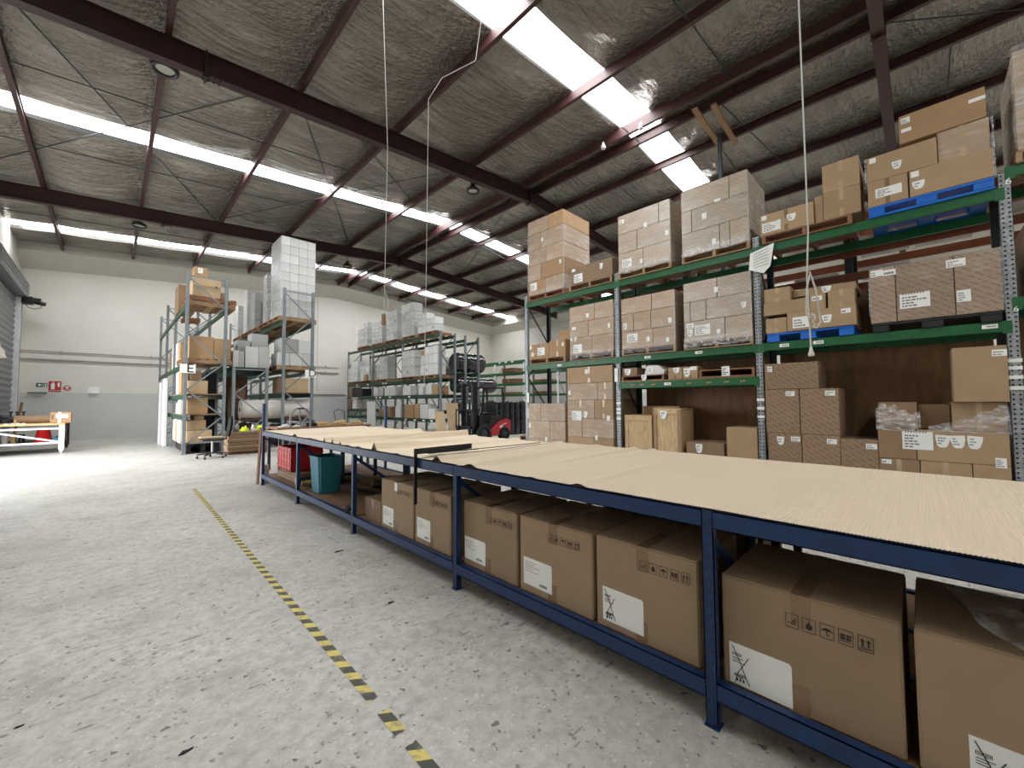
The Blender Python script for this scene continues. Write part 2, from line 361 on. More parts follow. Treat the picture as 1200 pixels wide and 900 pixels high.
# hazard tape
mt, t, b = nt('black_and_yellow_tape'); sx = N(t, 'ShaderNodeSeparateXYZ'); t.links.new(coords(t), sx.inputs[0])
s_ = mth(t, 'FRACT', mth(t, 'MULTIPLY', mth(t, 'ADD', sx.outputs[1], mth(t, 'MULTIPLY', sx.outputs[0], .7)), 7.6)); st = mth(t, 'LESS_THAN', s_, .5)
col = mixc(t, st, lin((212, 194, 104)), lin((66, 64, 56))); wear = ramp(t, noise_t(t, coords(t), 14, 5, .7), [(.52, (0,)*3), (.64, (.8,)*3)])
t.links.new(mixc(t, wear, col, lin((128, 122, 108))), b.inputs['Base Color']); b.inputs['Roughness'].default_value = .45; M['hazard'] = mt
# ---------------------------------------------------------------- the hall
XL, XR, YF, YB, RX, RZ, RK = -2.5, 20.9, -6.0, 23.4, 9.03, 8.12, .0754
def roofz(x): return RZ - RK*abs(x-RX)
g = G(); g.box(XL-.3, YF-.3, -.2, XR+.3, YB+.3, 0); struct('floor', g, M['floor'])
g = G(); g.box(XL-12, YF-6, -.22, XL-.3, YB+6, -.02); struct('ground_outside', g, plain('pale_yard_concrete', (190, 188, 182), .9))
g = G(); g.box(XL-.3, YB, 0, XR+.3, YB+.25, 8.6); struct('wall_back', g, M['wall'])
g = G(); g.box(XR, YF, 0, XR+.25, YB, 8.6); struct('wall_right', g, M['wall'])
g = G(); g.box(XL-.3, YF-.25, 0, XR+.3, YF, 8.6); struct('wall_front', g, M['wall'])
g = G(); W = .25   # left wall with two door openings: y 10.6..16.6 open, 17.6..22.4 shut
for y0, y1, z0, z1 in ((YF, 10.6, 0, 8), (10.6, 16.6, 4.4, 8), (16.6, 17.6, 0, 8), (17.6, 22.4, 5.3, 8), (22.4, YB, 0, 8)):
    g.box(XL-W, y0, z0, XL, y1, z1)
struct('wall_left', g, M['wall'])
# lining that slopes from the roof edge out to the tops of the back and right walls
def soffit(x, s):
    z = roofz(x); return z
g = G(); n = 24; vs = []
xs = [XL + (20.2-XL)*i/n for i in range(n+1)]
for x in xs:
    z = roofz(x) - .12
    vs += [(x, 22.42, z+.2), (x, 22.42, z-.2), (x if x < 20 else XR, YB-.002, z-.66)]
g.add(vs, [(3*i+k, 3*i+k+1, 3*i+k+4, 3*i+k+3) for i in range(n) for k in (0, 1)]); struct('trim_1', g, M['soffit'], 'off-white lining between roof and back wall')
g = G(); z = roofz(20.2)-.12
vs = [(20.2, YF, z+.2), (20.2, YF, z-.2), (XR-.002, YF, z-.66), (20.2, 22.42, z+.2), (20.2, 22.42, z-.2), (XR-.002, YB, z-.66)]
g.add(vs, [(0,1,4,3), (1,2,5,4)]); struct('trim_2', g, M['soffit'], 'off-white lining between roof and right wall')
# conduit pipes and the ledge on the back wall
for i, z in enumerate((3.40, 3.09)):
    g = G(); g.tube([(XL+.05, YB-.05, z), (9.2, YB-.05, z-.04)], .028 if i else .02, 8)
    for x in (-1.4, 1.2, 3.4, 6, 8.5): g.box(x-.03, YB-.08, z-.05, x+.03, YB-.001, z+.04)
    struct('trim_%d' % (3+i), g, plain('grey_conduit_%d' % i, (150, 148, 142), .5), 'grey conduit pipe along the back wall')
g = G(); g.box(4.9, YB-.05, 1.80, 9.6, YB, 1.85); g.box(XL+.3, YB-.09, 1.80, -1.72, YB, 1.85); struct('trim_5', g, plain('grey_ledge', (120, 122, 122), .5))
g = G(); g.box(8.05, YB-.012, 1.9, 8.07, YB, 7.2); struct('trim_6', g, plain('joint_line', (176, 172, 164), .6))
# roof: foil between the translucent skylight sheets
PX_ = [-1.45, .47, 2.44, 4.5, 6.78, 8.72, 9.34, 10.7, 12.5, 14.3, 16.2, 18.2]
def sag(x):
    for a, b_ in zip([XL-.5]+PX_, PX_+[20.4]):
        if a <= x <= b_: return .13*math.sin(math.pi*(x-a)/(b_-a))
    return 0
SK = [(-3.9, -3.1), (4.2, 5.0), (12.0, 12.8), (20.0, 20.9)]
ys = [YF] + [q for s in SK for q in s] + [22.42]
k = 1
for y0, y1 in zip(ys[0::2], ys[1::2]):
    nx = 110; ny = max(8, int((y1-y0)/.035)); g = G()
    def fn(u, v, y0=y0, y1=y1):
        x = XL-.02 + (20.22-XL)*u; y = y0 + (y1-y0)*v; e = min(1, (y1-y0)*min(v, 1-v)/.6)
        w_ = noise.noise(Vector((x*.35, y*.25, 4)))*1.2; s_ = noise.noise(Vector((x*.7, y*.5, 14)))
        d = noise.noise(Vector((x*.9+y*.2, y*3.1+w_, 0)))*.03 + (1-abs(noise.noise(Vector((x*1.1, y*5.2+w_*4+s_, 3)))))*.028*(.5+s_) + noise.noise(Vector((x*2.1+y*.6, y*9+w_*5, 7)))*.007 + noise.noise(Vector((x*.5, y*.8, 9)))*.04
        return (x, y, roofz(x) - sag(x)*(.25+.75*e) + d*e*(.35+5.5*sag(x)))
    g.grid(fn, nx, ny); o = struct('ceiling_%d' % k, g, M['foil'], 'wrinkled reflective foil insulation under the roof'); k += 1
for i, (y0, y1) in enumerate(SK):
    g = G(); g.grid(lambda u, v: (XL-.02+(20.22-XL)*u, y0-.05+(y1-y0+.1)*v, roofz(XL+(20.22-XL)*u)+.1), 2*40, 1)
    struct('window_%d' % (i+1), g, M['sky'], 'daylit translucent skylight sheet across the roof')
g = G(); g.box(XL-.4, YF-.3, 8.75, XR+.4, YB+.3, 8.85); struct('roof_1', g, plain('roof_steel', (120, 120, 118), .6))
# purlins along the hall (lipped channel), ridge pair
for i, x in enumerate(PX_):
    z = roofz(x)-.015; dz = .2 if i not in (5, 6) else .26; s = 1 if x < RX else -1
    prof = [(x+s*.0, z-.0), (x+s*.07, z), (x+s*.07, z-.02), (x+s*.012, z-.02), (x+s*.012, z-dz+.012), (x+s*.07, z-dz+.012), (x+s*.07, z-dz+.03), (x+s*.08, z-dz+.03), (x+s*.08, z-dz), (x, z-dz)]
    g = G(); g.prism(prof, 'y', YF, 22.41); struct('purlin_%d' % (i+1), g, M['oxide'])
# rafters across the hall (rolled beam), kinked at the ridge
for i, y in enumerate((.30, 8.33, 16.25)):
    g = G()
    for x0, x1 in ((XL, RX), (RX, 20.2)):
        for dz0, dz1, hw in ((-.62, -.235, .006), (-.235, -.222, .085), (-.62, -.607, .085)):
            z0, z1 = roofz(x0), roofz(x1)
            pts = [(x0, y-hw, z0+dz0), (x1, y-hw, z1+dz0), (x1, y+hw, z1+dz0), (x0, y+hw, z0+dz0), (x0, y-hw, z0+dz1), (x1, y-hw, z1+dz1), (x1, y+hw, z1+dz1), (x0, y+hw, z0+dz1)]
            g.add(pts, [(0,3,2,1),(4,5,6,7),(0,1,5,4),(1,2,6,5),(2,3,7,6),(3,0,4,7)])
    for x in (RX, 1.0):     # splice plates with bolts
        z = roofz(x); g.box(x-.014, y-.1, z-.68, x+.014, y+.1, z-.2)
        for s in (-1, 1):
            for zz_ in (-.64, -.54, -.3, -.24): g.tube([(x-.04, y+s*.06, z+zz_), (x+.04, y+s*.06, z+zz_)], .014, 6)
            for q in (.05, .12, .2): g.tube([(x+q, y+s*.05, z-.64), (x+q, y+s*.05, z-.59)], .014, 6)
    struct('rafter_%d' % (i+1), g, M['oxide_dark'] if i else M['oxide'], 'dark red steel roof rafter')
# thin bracing rods under the foil
def rz(x): return roofz(x)-.16
RODS = [((-1.4, 8.5), (2.3, 16.2)), ((-2.4, 15.6), (2.1, 8.6)), ((-1.4, 10.62), (4.4, 10.62)), ((-2.4, 13.7), (4.4, 13.6)), ((-2.4, 18.7), (4.4, 18.6)), ((2.44, 8.4), (6.78, 16.2)), ((6.78, 8.5), (2.44, 16.1)),
        ((8.8, 8.5), (12.5, 16.2)), ((12.5, 8.5), (8.8, 16.2)), ((3.2, 8.45), (6.8, 11.3)), ((9.3, .4), (12.5, -4.)), ((7.0, 4.75), (9.6, 4.8)), ((4.5, 2.6), (8.7, 2.5)), ((9.4, 2.9), (12.5, 2.4)), ((6.8, 18.6), (14.3, 18.5)), ((9.4, 12.4), (16.2, 13.4)),
        ((10.7, -.6), (14.3, -.6)), ((10.7, 3.4), (16.2, 3.3)), ((10.7, 6.2), (14.3, 6.1))]
for i, (a, b_) in enumerate(RODS):
    g = G(); g.tube([(a[0], a[1], rz(a[0])), (b_[0], b_[1], rz(b_[0]))], .012, 6); struct('bracing_rod_%d' % (i+1), g, M['dark_steel'])
# prop under the roof behind the wrapped pallets, with its two timber packers
g = G(); g.box(10.01, 3.10, 0, 10.09, 3.18, 7.63); struct('prop_post_1', g, M['dark_steel'], 'dark steel prop under the roof')
g = G(); g.beam((8.95, 2.90, 7.66), (10.75, 2.99, 7.66), .11, .05); g.beam((8.8, 3.23, 7.66), (10.75, 3.30, 7.66), .11, .05); struct('trim_7', g, M['wood'], 'timber packers on top of the prop')
# shut roller door in the left wall by the back corner
g = G()
g.grid(lambda u, v: (XL+.03+.018*math.sin(v*5.3/.1*2*math.pi/2), 17.5+4.86*u, 5.35*v), 1, 53*4); door = struct('door_1', g, M['shutter'], 'shut grey roller door with ribbed curtain')
def spart(name, parent, g, mat):
    o = mesh_obj(name, g, mat, (0,0,0)); o.parent = parent; return o
g = G(); prof = [(XL+.0, 5.2), (XL+.3, 5.2), (XL+.32, 5.3), (XL+.32, 5.7), (XL+.24, 5.82), (XL, 5.86)]; g.prism(prof, 'y', 17.3, 22.4)
for z in (5.38, 5.5, 5.62): g.box(XL+.32, 17.3, z, XL+.335, 22.4, z+.03)
spart('hood', door, g, M['shutter'])
g = G(); g.box(XL, 22.34, 0, XL+.16, 22.46, 5.19); g.box(XL, 17.4, 0, XL+.16, 17.52, 5.19); spart('guide_rail', door, g, M['white_paint'])
g = G(); g.box(XL+.1, 22.35, 5.0, XL+.42, 22.72, 5.25); g.tube([(XL+.3, 22.6, 5.12), (XL+.72, 22.6, 5.06)], .07, 12); g.box(XL+.44, 22.5, 5.1, XL+.6, 22.7, 5.24)
spart('motor', door, g, M['black_plastic'])
g = G(); g.tube([(XL+.2, 22.6, 5.05), (XL+.3, 22.62, 4.9), (XL+.45, 22.62, 4.86), (XL+.6, 22.62, 4.92), (XL+.62, 22.62, 5.05)], .012, 6); spart('motor_cable', door, g, M['rubber'])
g = G(); g.tube([(XL+.15, 22.58, 5.0), (XL+.14, 22.58, .3)], .02, 8); spart('conduit', door, g, M['grey_plastic'])
# high-bay lamps, switched off
M['lens'] = plain('frosted_lens', (176, 174, 166), .3)
def bay_lamp(x, y, z, label):
    t = thing('high_bay_lamp', label, 'lamp', (x, y, z), 'high-bay lamps under the roof')
    g = G(); g.lathe([(.0, .2), (.06, .2), (.07, .12), (.11, .08), (.16, .05), (.185, .03), (.19, 0), (.18, -.035), (.15, -.04), (.13, -.02), (.122, -.005)], (x, y, z), 28); part('housing', t, g, M['black_plastic'])
    g = G(); g.lathe([(.123, -.006), (.08, -.004), (0, -.003)], (x, y, z), 28); part('lens', t, g, M['lens'])
    g = G(); g.tube([(x, y, z+.2), (x, y, roofz(x)-.03)], .012, 6); part('hanging_rod', t, g, M['black_steel'])
    return t
for a in ((.505, 8.65, 6.93, 'black round lamp hanging by the nearest full rafter, upper left'), (.505, 17.0, 6.95, 'black round lamp hanging high above the white work table'),
          (7.05, 8.62, 7.27, 'black round lamp on a rod close to the ridge, mid ceiling'), (15.3, 17.43, 7.06, 'black round lamp above the rear racks near the far corner'), (7.0, 16.95, 7.16, 'black round lamp above the white carton racks, left of the pull cords')):
    bay_lamp(*a)
# two small round white sensors on the ridge purlin
for x, y, lb in ((8.55, 4.35, 'small white round sensor under the ridge purlin, nearer one'), (8.55, 5.35, 'small white round sensor under the ridge purlin, farther one')):
    g = G(); g.lathe([(0, -.06), (.05, -.045), (.06, 0), (.04, .05), (.02, .12), (0, .12)], (x, y, roofz(x)-.4), 16); top('roof_sensor', lb, 'sensor', g, M['cloth_white'], 'sensors on the ridge')
# hazard tape on the floor
def strip(y0, y1, lb):
    g = G(); n = max(2, int((y1-y0)/.25)); xx = lambda y: .893 + (y-1.3)*.0147
    def fn(u, v):
        y = y0+(y1-y0)*u; e = .0 if 0 < u < 1 else .012*math.sin(v*9)
        return (xx(y)-.026+.052*v, y+e, .0015)
    g.grid(fn, n, 3, False); return top('hazard_tape', lb, 'floor tape', g, M['hazard'], 'tape strips on the floor')
strip(1.84, 8.35, 'long strip of worn black and yellow hazard tape on the floor')
strip(1.58, 1.74, 'short torn scrap of hazard tape between the two longer strips')
strip(-.4, 1.50, 'hazard tape strip running out of the bottom of the picture')
# ---------------------------------------------------------------- the long blue bench
BX, TZ = 1.86, .905
PY_ = [-1.13, .67, 2.47, 4.27, 6.07, 7.87]
bench = thing('workbench', 'long blue steel workbench with cardboard covered top', 'workbench', (2.7, 3.37, 0))
PXS = [BX, 2.47, 2.98, 3.57]
for y in PY_:
    for j, x in enumerate(PXS):
        h = 1.37 if (j == 0 and y > 7.5) else TZ
        g = G(); s = -1 if j in (0, 2) else 1
        g.box(x-.02, y-.024, 0, x+.02, y-.02, h); g.box(x-.02, y+.02, 0, x+.02, y+.024, h); g.box(x+s*.02, y-.024, 0, x+s*.016, y+.024, h)
        g.box(x-.03, y-.03, 0, x+.03, y+.03, .006)
        part('post', bench, g, M['blue_slots'] if j == 0 else M['blue'], (x, y, 0))
    for xa, xb in ((PXS[0], PXS[1]), (PXS[2], PXS[3])):
        g = G()
        g.beam((xa, y, .80), (xb, y, .34), .02, .03)
        part('brace', bench, g, M['blue'])
g = G(); x, y = 3.58, 6.9; g.box(x-.02, y-.02, 0, x+.02, y+.02, 1.31); g.box(x-.03, y-.03, 0, x+.03, y+.03, .006); part('post', bench, g, M['blue'])
for y0, y1 in zip(PY_, PY_[1:]):
    for j, x in enumerate(PXS):
        for nm, zt in (('top_rail', TZ), ('shelf_rail', .19)):
            s = 1 if j in (0, 2) else -1
            g = G(); g.box(x-.022*s, y0+.024, zt-.075, x-.018*s, y1-.024, zt); g.box(x-.022*s, y0+.024, zt-.004, x+.02*s, y1-.024, zt); g.box(x-.022*s, y0+.024, zt-.075, x+.01*s, y1-.024, zt-.071)
            part(nm, bench, g, M['blue'])
    g = G(); g.box(BX+.0, y0+.03, TZ+.0003, 3.55, y1-.03, TZ+.004); part('top_board', bench, g, M['particle'])
    g = G(); g.box(BX+.022, y0+.03, .155, 3.53, y1-.03, .178); part('shelf_board', bench, g, M['particle'])
# corrugated cardboard rolled out over the top, in two lengths
def sheet(y0, y1, folds, lb, x0, x1, pitch, amp, ripple):
    g = G(); n = int((y1-y0)/pitch); nx = 10
    def fn(u, v):
        k = round(u*n*4); y = y0+(y1-y0)*u; x = x0+(x1-x0)*v
        z = TZ+.0055 + amp*(0, 1, 0, -1)[k % 4]*.5 + amp*.5
        for fy, w_, h, sk in folds:
            d = (y - fy - sk*(x-x0))/(w_*.62)
            if abs(d) < 1: z += 2.3*h*(math.cos(d*math.pi)*.5+.5)*(.55+.45*math.cos(3*v+fy*5))
        z += ripple*max(0, noise.noise(Vector((x*.8, y*2.4, y0))))
        return (x, y, z)
    g.grid(fn, n*4, nx, False); return top('corrugated_sheet', lb, 'cardboard sheet', g, M['bench_card'], 'cardboard sheets on the workbench')
sheet(-1.12, 2.93, [(1.7, .09, .009, .05), (1.95, .12, .008, .02), (2.3, .16, .012, .06), (2.72, .12, .022, .1), (1.35, .1, .006, .05)], 'ribbed cardboard sheet over the near end of the blue bench', 1.845, 3.64, .0105, .0026, .006)
sheet(2.96, 7.835, [(3.35, .12, .012, .08), (3.8, .1, .03, .04), (4.15, .13, .012, .08), (4.42, .07, .034, .03), (4.62, .06, .03, .03), (4.85, .06, .026, .02), (5.1, .06, .022, .02), (5.6, .2, .02, .05), (6.2, .2, .015, .05), (6.9, .25, .012, .03)],
      'ribbed cardboard sheet in long folds over the far end of the bench', 1.85, 3.545, .02, .003, .012)
g = G(); g.beam((1.95, 3.0, TZ+.036), (2.45, 2.93, TZ+.035), .03, .008); g.beam((2.42, 2.935, TZ+.035), (3.3, 2.9, TZ+.03), .012, .006); g.box(1.95, 2.975, TZ+.03, 2.12, 3.03, TZ+.045, .003)
top('cutting_knife', 'black cutting guide lying across the seam of the cardboard sheets', 'tool', g, M['black_plastic'])
sq = thing('framing_square', 'black steel square hooked over the front edge of the bench', 'tool', (1.82, 3.0, .53))
g = G(); g.box(1.808, 2.985, .53, 1.836, 2.993, .99); part('blade', sq, g, M['black_steel'])
g = G(); g.box(1.836, 2.985, .942, 2.42, 2.993, .99); part('tongue', sq, g, M['black_steel'])
# ---------------------------------------------------------------- cartons
def u_tape(t, x, y0, y1, z0, z1, w=.05, mat='tape'):
    """tape down the middle of the face that looks to -x and over the top edge"""
    ym = (y0+y1)/2; g = G(); h = min(.16, (z1-z0)*.4); g.box(x-.0012, ym-w/2, z1-h, x+.0005, ym+w/2, z1+.0006)
    return g
def lines_x(g, x, yl, zt, w, h, n, rnd, frac=.8):
    """rows of small print on a face that looks to -x; yl is the picture-left edge"""
    for k in range(n):
        z = zt - h*(.16+.76*(k+.3)/n); y = yl - w*.08; end = yl - w*(.3+frac*.65*rnd.random())
        while y > end:
            d = w*rnd.uniform(.05, .16); g.box(x, y-d, z, x-.0008, y, z-h*.38/n); y -= d+w*.03
    return g
def paper_x(t, x, yl, zt, w, h, n=4, mat='paper', name='shipping_label', bars=False, rot=0):
    g = G(); c = (x, yl-w/2, zt-h/2)
    if n in (2, 3) and h >= .1 and w <= .16: g.prism([(yl, zt), (yl-.01*w, zt-.35*h), (yl-.16*w, zt-.86*h), (yl-.3*w, zt-h), (yl-.7*w, zt-h), (yl-.88*w, zt-.82*h), (yl-w, zt-.35*h), (yl-w, zt)], 'x', x-.0004, x-.0016)
    else: g.box(x-.0016, yl-w, zt-h, x-.0004, yl, zt)
    if rot: g.xf(Matrix.Translation(c) @ Matrix.Rotation(rot, 4, 'X') @ Matrix.Translation([-q for q in c]))
    p = part(name, t, g, M[mat])
    if n in (2, 3) and h >= .1 and w <= .16: g = lines_x(G(), x-.0017, yl-.12*w, zt, w*.72, h*.85, n, R, .7)
    else: g = lines_x(G(), x-.0017, yl, zt, w, h, n, R)
    if bars:
        for q in range(8): g.box(x-.0017, yl-w*(.1+.095*q), zt+.0, x-.0024, yl-w*(.15+.095*q), zt-h*.07)
    if rot: g.xf(Matrix.Translation(c) @ Matrix.Rotation(rot, 4, 'X') @ Matrix.Translation([-q for q in c]))
    if n: part('print', p, g, M['ink_grey'])
    return p
def carton(label, x0, x1, y0, y1, z0, z1, mat='card', tape=True, group=None, b=.006, name='carton', tapemat='tape', rot=0):
    t = thing(name, label, 'carton', ((x0+x1)/2, (y0+y1)/2, z0), group)
    g = G(); g.box(x0, y0, z0, x1, y1, z1, b); part('box_body', t, g, M[mat])
    if tape:
        w = min(.05, (y1-y0)*.14); part('tape_strip', t, u_tape(t, x0, y0, y1, z0, z1, w), M[tapemat])
        g = G(); ym = (y0+y1)/2; g.box(x0-.0012, ym-w/2, z0, x0+.0005, ym+w/2, z0+min(.13, (z1-z0)*.3)); part('tape_strip', t, g, M[tapemat])
    return t
# handling marks: care hands, flame, umbrella, stacking limit, two arrows (face looking to -x)
def marks(t, x, yl, zc, s, gap, faint=False):
    g = G(); x1 = x-.0007
    def P(pts, o): g.prism([(o-a*s, zc+c*s) for a, c in pts], 'x', x, x1)
    for k in range(5):
        o = yl - k*(s+gap); e = .018
        for a0, c0, a1, c1 in ((0, -.62, 1, -.62+e*2), (0, .62-e*2, 1, .62), (0, -.62, e*2, .62), (1-e*2, -.62, 1, .62)): P([(a0, c0), (a1, c0), (a1, c1), (a0, c1)], o)
        if k == 0:
            P([(.18, -.2), (.5, -.3), (.8, -.2), (.82, -.12), (.5, -.2), (.2, -.12)], o); P([(.45, -.1), (.82, .28), (.86, .22), (.56, -.12)], o); P([(.6, -.08), (.86, .1), (.88, .04), (.66, -.12)], o)
        elif k == 1:
            P([(.5, .38), (.42, .2), (.32, .1), (.24, -.1), (.3, -.3), (.5, -.36), (.7, -.3), (.78, -.08), (.7, .08), (.62, .04), (.6, .2)], o)
        elif k == 2:
            P([(.1, .0), (.2, .16), (.36, .26), (.5, .3), (.64, .26), (.8, .16), (.9, .0), (.7, .06), (.5, .0), (.3, .06)], o); P([(.47, .0), (.53, .0), (.53, -.32), (.47, -.32)], o); P([(.47, -.32), (.53, -.26), (.68, -.3), (.66, -.36)], o)
        elif k == 3:
            for a0, c0 in ((.14, .06), (.54, .06), (.14, -.2), (.54, -.2)): P([(a0, c0), (a0+.32, c0), (a0+.32, c0+.2), (a0, c0+.2)], o)
            P([(.16, -.32), (.84, -.32), (.84, -.36), (.16, -.36)], o)
        else:
            for a0 in (.3, .7): P([(a0-.06, -.26), (a0+.06, -.26), (a0+.06, .14), (a0+.17, .14), (a0, .38), (a0-.17, .14), (a0-.06, .14)], o)
            P([(.12, -.42), (.88, -.42), (.88, -.35), (.12, -.35)], o)
    return part('handling_marks', t, g, M['ink_brown'])
BIG = [  # y right, y left, z top, label box (yl, zt, w, h), crossed out, marks (yl, z, size, gap), words
 (.075, .637, .628, (.612, .358, .222, .165), True, (.405, .525, .042, .012), 'big brown carton under the bench right of the nearest post, crossed-out white label'),
 (-.55, .045, .628, (-.065, .352, .3, .165), True, None, 'big brown carton at the right edge under the bench, cut off by the picture'),
 (.735, 1.275, .652, (1.235, .394, .232, .172), True, (1.02, .562, .04, .012), 'brown carton left of the nearest bench post, crossed-out white label'),
 (1.30, 1.855, .645, (1.818, .397, .23, .165), False, (1.62, .56, .038, .012), 'brown carton midway under the second bench bay, plain white label'),
 (1.88, 2.44, .645, (2.42, .39, .23, .16), False, (2.16, .56, .038, .012), 'brown carton right of the second bench post, plain white label'),
 (2.60, 3.118, .642, (3.08, .40, .20, .17), False, (2.86, .56, .036, .01), 'brown carton behind the hanging steel square, white label'),
 (3.145, 3.73, .642, (3.69, .39, .20, .17), False, (3.42, .56, .036, .01), 'brown carton beside the small dented one, white tag on its tape'),
]
for y0, y1, zt, lb, cross, mk, words in BIG:
    t = thing('carton', words, 'carton', (2.2, (y0+y1)/2, .203), 'big cartons along the front of the bench shelf'); x0, x1, z0 = 1.897, 2.44, .179
    g = G(); g.box(x0, y0, z0, x1, y1, zt-.002, .008); part('box_body', t, g, M['card_big'])
    xm = (x0+x1)/2; g = G(); ym = (y0+y1)/2
    g.box(x0+.002, y0+.003, zt-.003, x1-.002, ym-.0015, zt+.001); g.box(x0+.002, ym+.0015, zt-.003, x1-.002, y1-.003, zt+.001); part('top_flap', t, g, M['card_big'])
    g = G(); w = .062; yt = ym+.0
    g.box(x0-.0012, yt-w/2, zt-.12, x0+.0005, yt+w/2, zt+.0018); g.box(x0-.0012, yt-w/2, zt+.0005, x1+.0012, yt+w/2, zt+.0018); part('tape_strip', t, g, M['tape'])
    g = G(); g.box(x0-.0012, yt-w/2+.01, z0, x0+.0005, yt+w/2+.01, z0+.11); part('tape_strip', t, g, M['tape'])
    yl, z1, w, h = lb; g = G(); g.prism([(yl, z1-h), (yl, z1), (yl-w+.008, z1-.003), (yl-w, z1-.012), (yl-w, z1-h-.004)], 'x', x0-.0004, x0-.0018); p = part('shipping_label', t, g, M['paper'])
    g = G()
    if cross:
        for q in range(9): g.box(x0-.0019, yl-.012-q*.004, z1-.038, x0-.0024, yl-.014-q*.004, z1-.05)
        for q, ww in enumerate((.04, .03, .05)): g.box(x0-.0019, yl-.012, z1-.058-q*.008, x0-.0024, yl-.012-ww, z1-.0605-q*.008)
        for q in range(12): g.box(x0-.0019, yl-.02-q*.0035, z1-h+.045, x0-.0024, yl-.022-q*.0035, z1-h+.033)
        for q in range(3): g.box(x0-.0019, yl-.024-q*.012, z1-h+.026, x0-.0024, yl-.031-q*.012, z1-h+.014)
    else:
        for q in range(5): g.box(x0-.0019, yl-.012, z1-.025-q*.014, x0-.0024, yl-.012-R.uniform(.06, .16), z1-.0275-q*.014)
        for q in range(12): g.box(x0-.0019, yl-w*.58-q*.005, z1-h+.03, x0-.0024, yl-w*.58-.003-q*.005, z1-h+.014)
    part('print', p, g, M['ink_grey'] if not cross else M['ink'])
    if cross:
        g = G(); X = x0-.0028
        g.tube([(X, yl-.012, z1-.012), (X, yl-.04, z1-.07), (X, yl-.056, z1-.115), (X, yl-.074, z1-h+.012)], .0016, 5)
        g.tube([(X, yl-.072, z1-.045), (X, yl-.05, z1-.085), (X, yl-.03, z1-.12), (X, yl-.02, z1-h+.004)], .0016, 5); g.tube([(X, yl-.016, z1-h+.036), (X, yl-.05, z1-h+.03)], .0018, 5)
        part('pen_cross', p, g, M['ink'])
    if mk: marks(t, x0-.0013, *mk)
    if words.startswith('brown carton beside'):
        paper_x(t, x0-.001, 3.47, .635, .05, .075, 0, name='white_tag')
t = carton('small dented brown carton at the foot of a bench post', 1.93, 2.3, 3.80, 4.16, .179, .392, 'card_dark', True)
# back row under the bench
for y0, y1, zt, lb in ((.75, 1.3, .69, 'dull brown carton in the back row behind the nearest bench post'), (1.36, 1.95, .66, 'dull brown carton in the back row, second from the nearest post')):
    carton(lb, 3.02, 3.5, y0, y1, .179, zt, 'card_dark', True, 'back row of cartons under the bench')
# loose clear plastic over the right-hand carton
g = G()
def fn(u, v):
    y = -.02-.28*v - .02*u; a = .75*u; z = .66 + .10*math.sin(u*2.2)*(.4+v) - .22*u*u*v; x = 2.3-.42*u
    d = noise.noise(Vector((x*9, y*9, z*9)))*.03; return (x+d, y+d*.6-.06*u, max(z+abs(d), .634))
g.grid(fn, 18, 18); top('plastic_bag', 'crumpled clear plastic bag on the carton at the right edge', 'plastic bag', g, M['film_white'])
# red crate, teal tub, tubes and boards at the far end of the bench shelf
for k, (z0, lb) in enumerate(((.191, 'flat brown board packet at the very bottom, under the red crate'), (.238, 'flat brown board packet second from the bottom, under the red crate'), (.285, 'flat brown board packet third up, directly under the red crate'))):
    g = G(); g.box(1.98+.01*k, 6.5, z0+.001, 2.6, 7.5-.02*k, z0+.046, .004); top('board_packet', lb, 'cardboard', g, M['card_dark'], 'board packets under the crate')
t = thing('crate', 'red plastic crate on board packets at the far bay of the bench', 'crate', (2.2, 7.05, .333))
x0, x1, y0, y1, z0, z1 = 1.96, 2.42, 6.72, 7.42, .333, .69
g = G(); g.box(x0, y0, z0, x1, y1, z0+.012); part('crate_floor', t, g, M['red_plastic'])
for (a, b_, c, d) in ((x0, y0, x0+.012, y1), (x1-.012, y0, x1, y1), (x0, y0, x1, y0+.012), (x0, y1-.012, x1, y1)):
    g = G(); g.box(a, b_, z0, c, d, z1)
    for zz_ in (.05, .16, .26, .325): g.box(a-.008, b_-.008, z0+zz_, c+.008, d+.008, z0+zz_+.018)
    for q in range(5):
        if d-b_ > .1: yy_ = b_+(d-b_)*(q+.5)/5; g.box(a-.007, yy_-.008, z0, c+.007, yy_+.008, z1)
        else: xx_ = a+(c-a)*(q+.5)/5; g.box(xx_-.008, b_-.007, z0, xx_+.008, d+.007, z1)
    part('crate_side', t, g, M['red_plastic'])
t = thing('tub', 'teal ribbed plastic bin standing in the second far bay of the bench', 'bin', (2.1, 5.7, .179))
def tubring(z, s, n=40):
    out = []
    for k in range(n):
        a = 2*math.pi*k/n; c, s_ = math.cos(a), math.sin(a); e = .28
        px = math.copysign(abs(c)**e, c); py = math.copysign(abs(s_)**e, s_); rb = 1 - (.04 if k % 4 in (0, 1) else 0)
        out.append((2.11+.165*s*px*rb, 5.74+.2*s*py*rb, z))
    return out
g = G(); lv = [(.179, .80), (.19, .84), (.45, .93), (.64, 1.0), (.645, 1.05), (.665, 1.05), (.665, .97), (.45, .9), (.2, .8)]; n = 40
vs = [p for z, s in lv for p in tubring(z, s)]
g.add(vs, [(i*n+k, i*n+(k+1) % n, (i+1)*n+(k+1) % n, (i+1)*n+k) for i in range(len(lv)-1) for k in range(n)]); g.add(tubring(.182, .8), [tuple(range(n))]); part('bin_body', t, g, M['teal'])
g = G(); g.add(tubring(.60, .96), [tuple(range(n))]); part('dark_contents', t, g, M['black_plastic'])
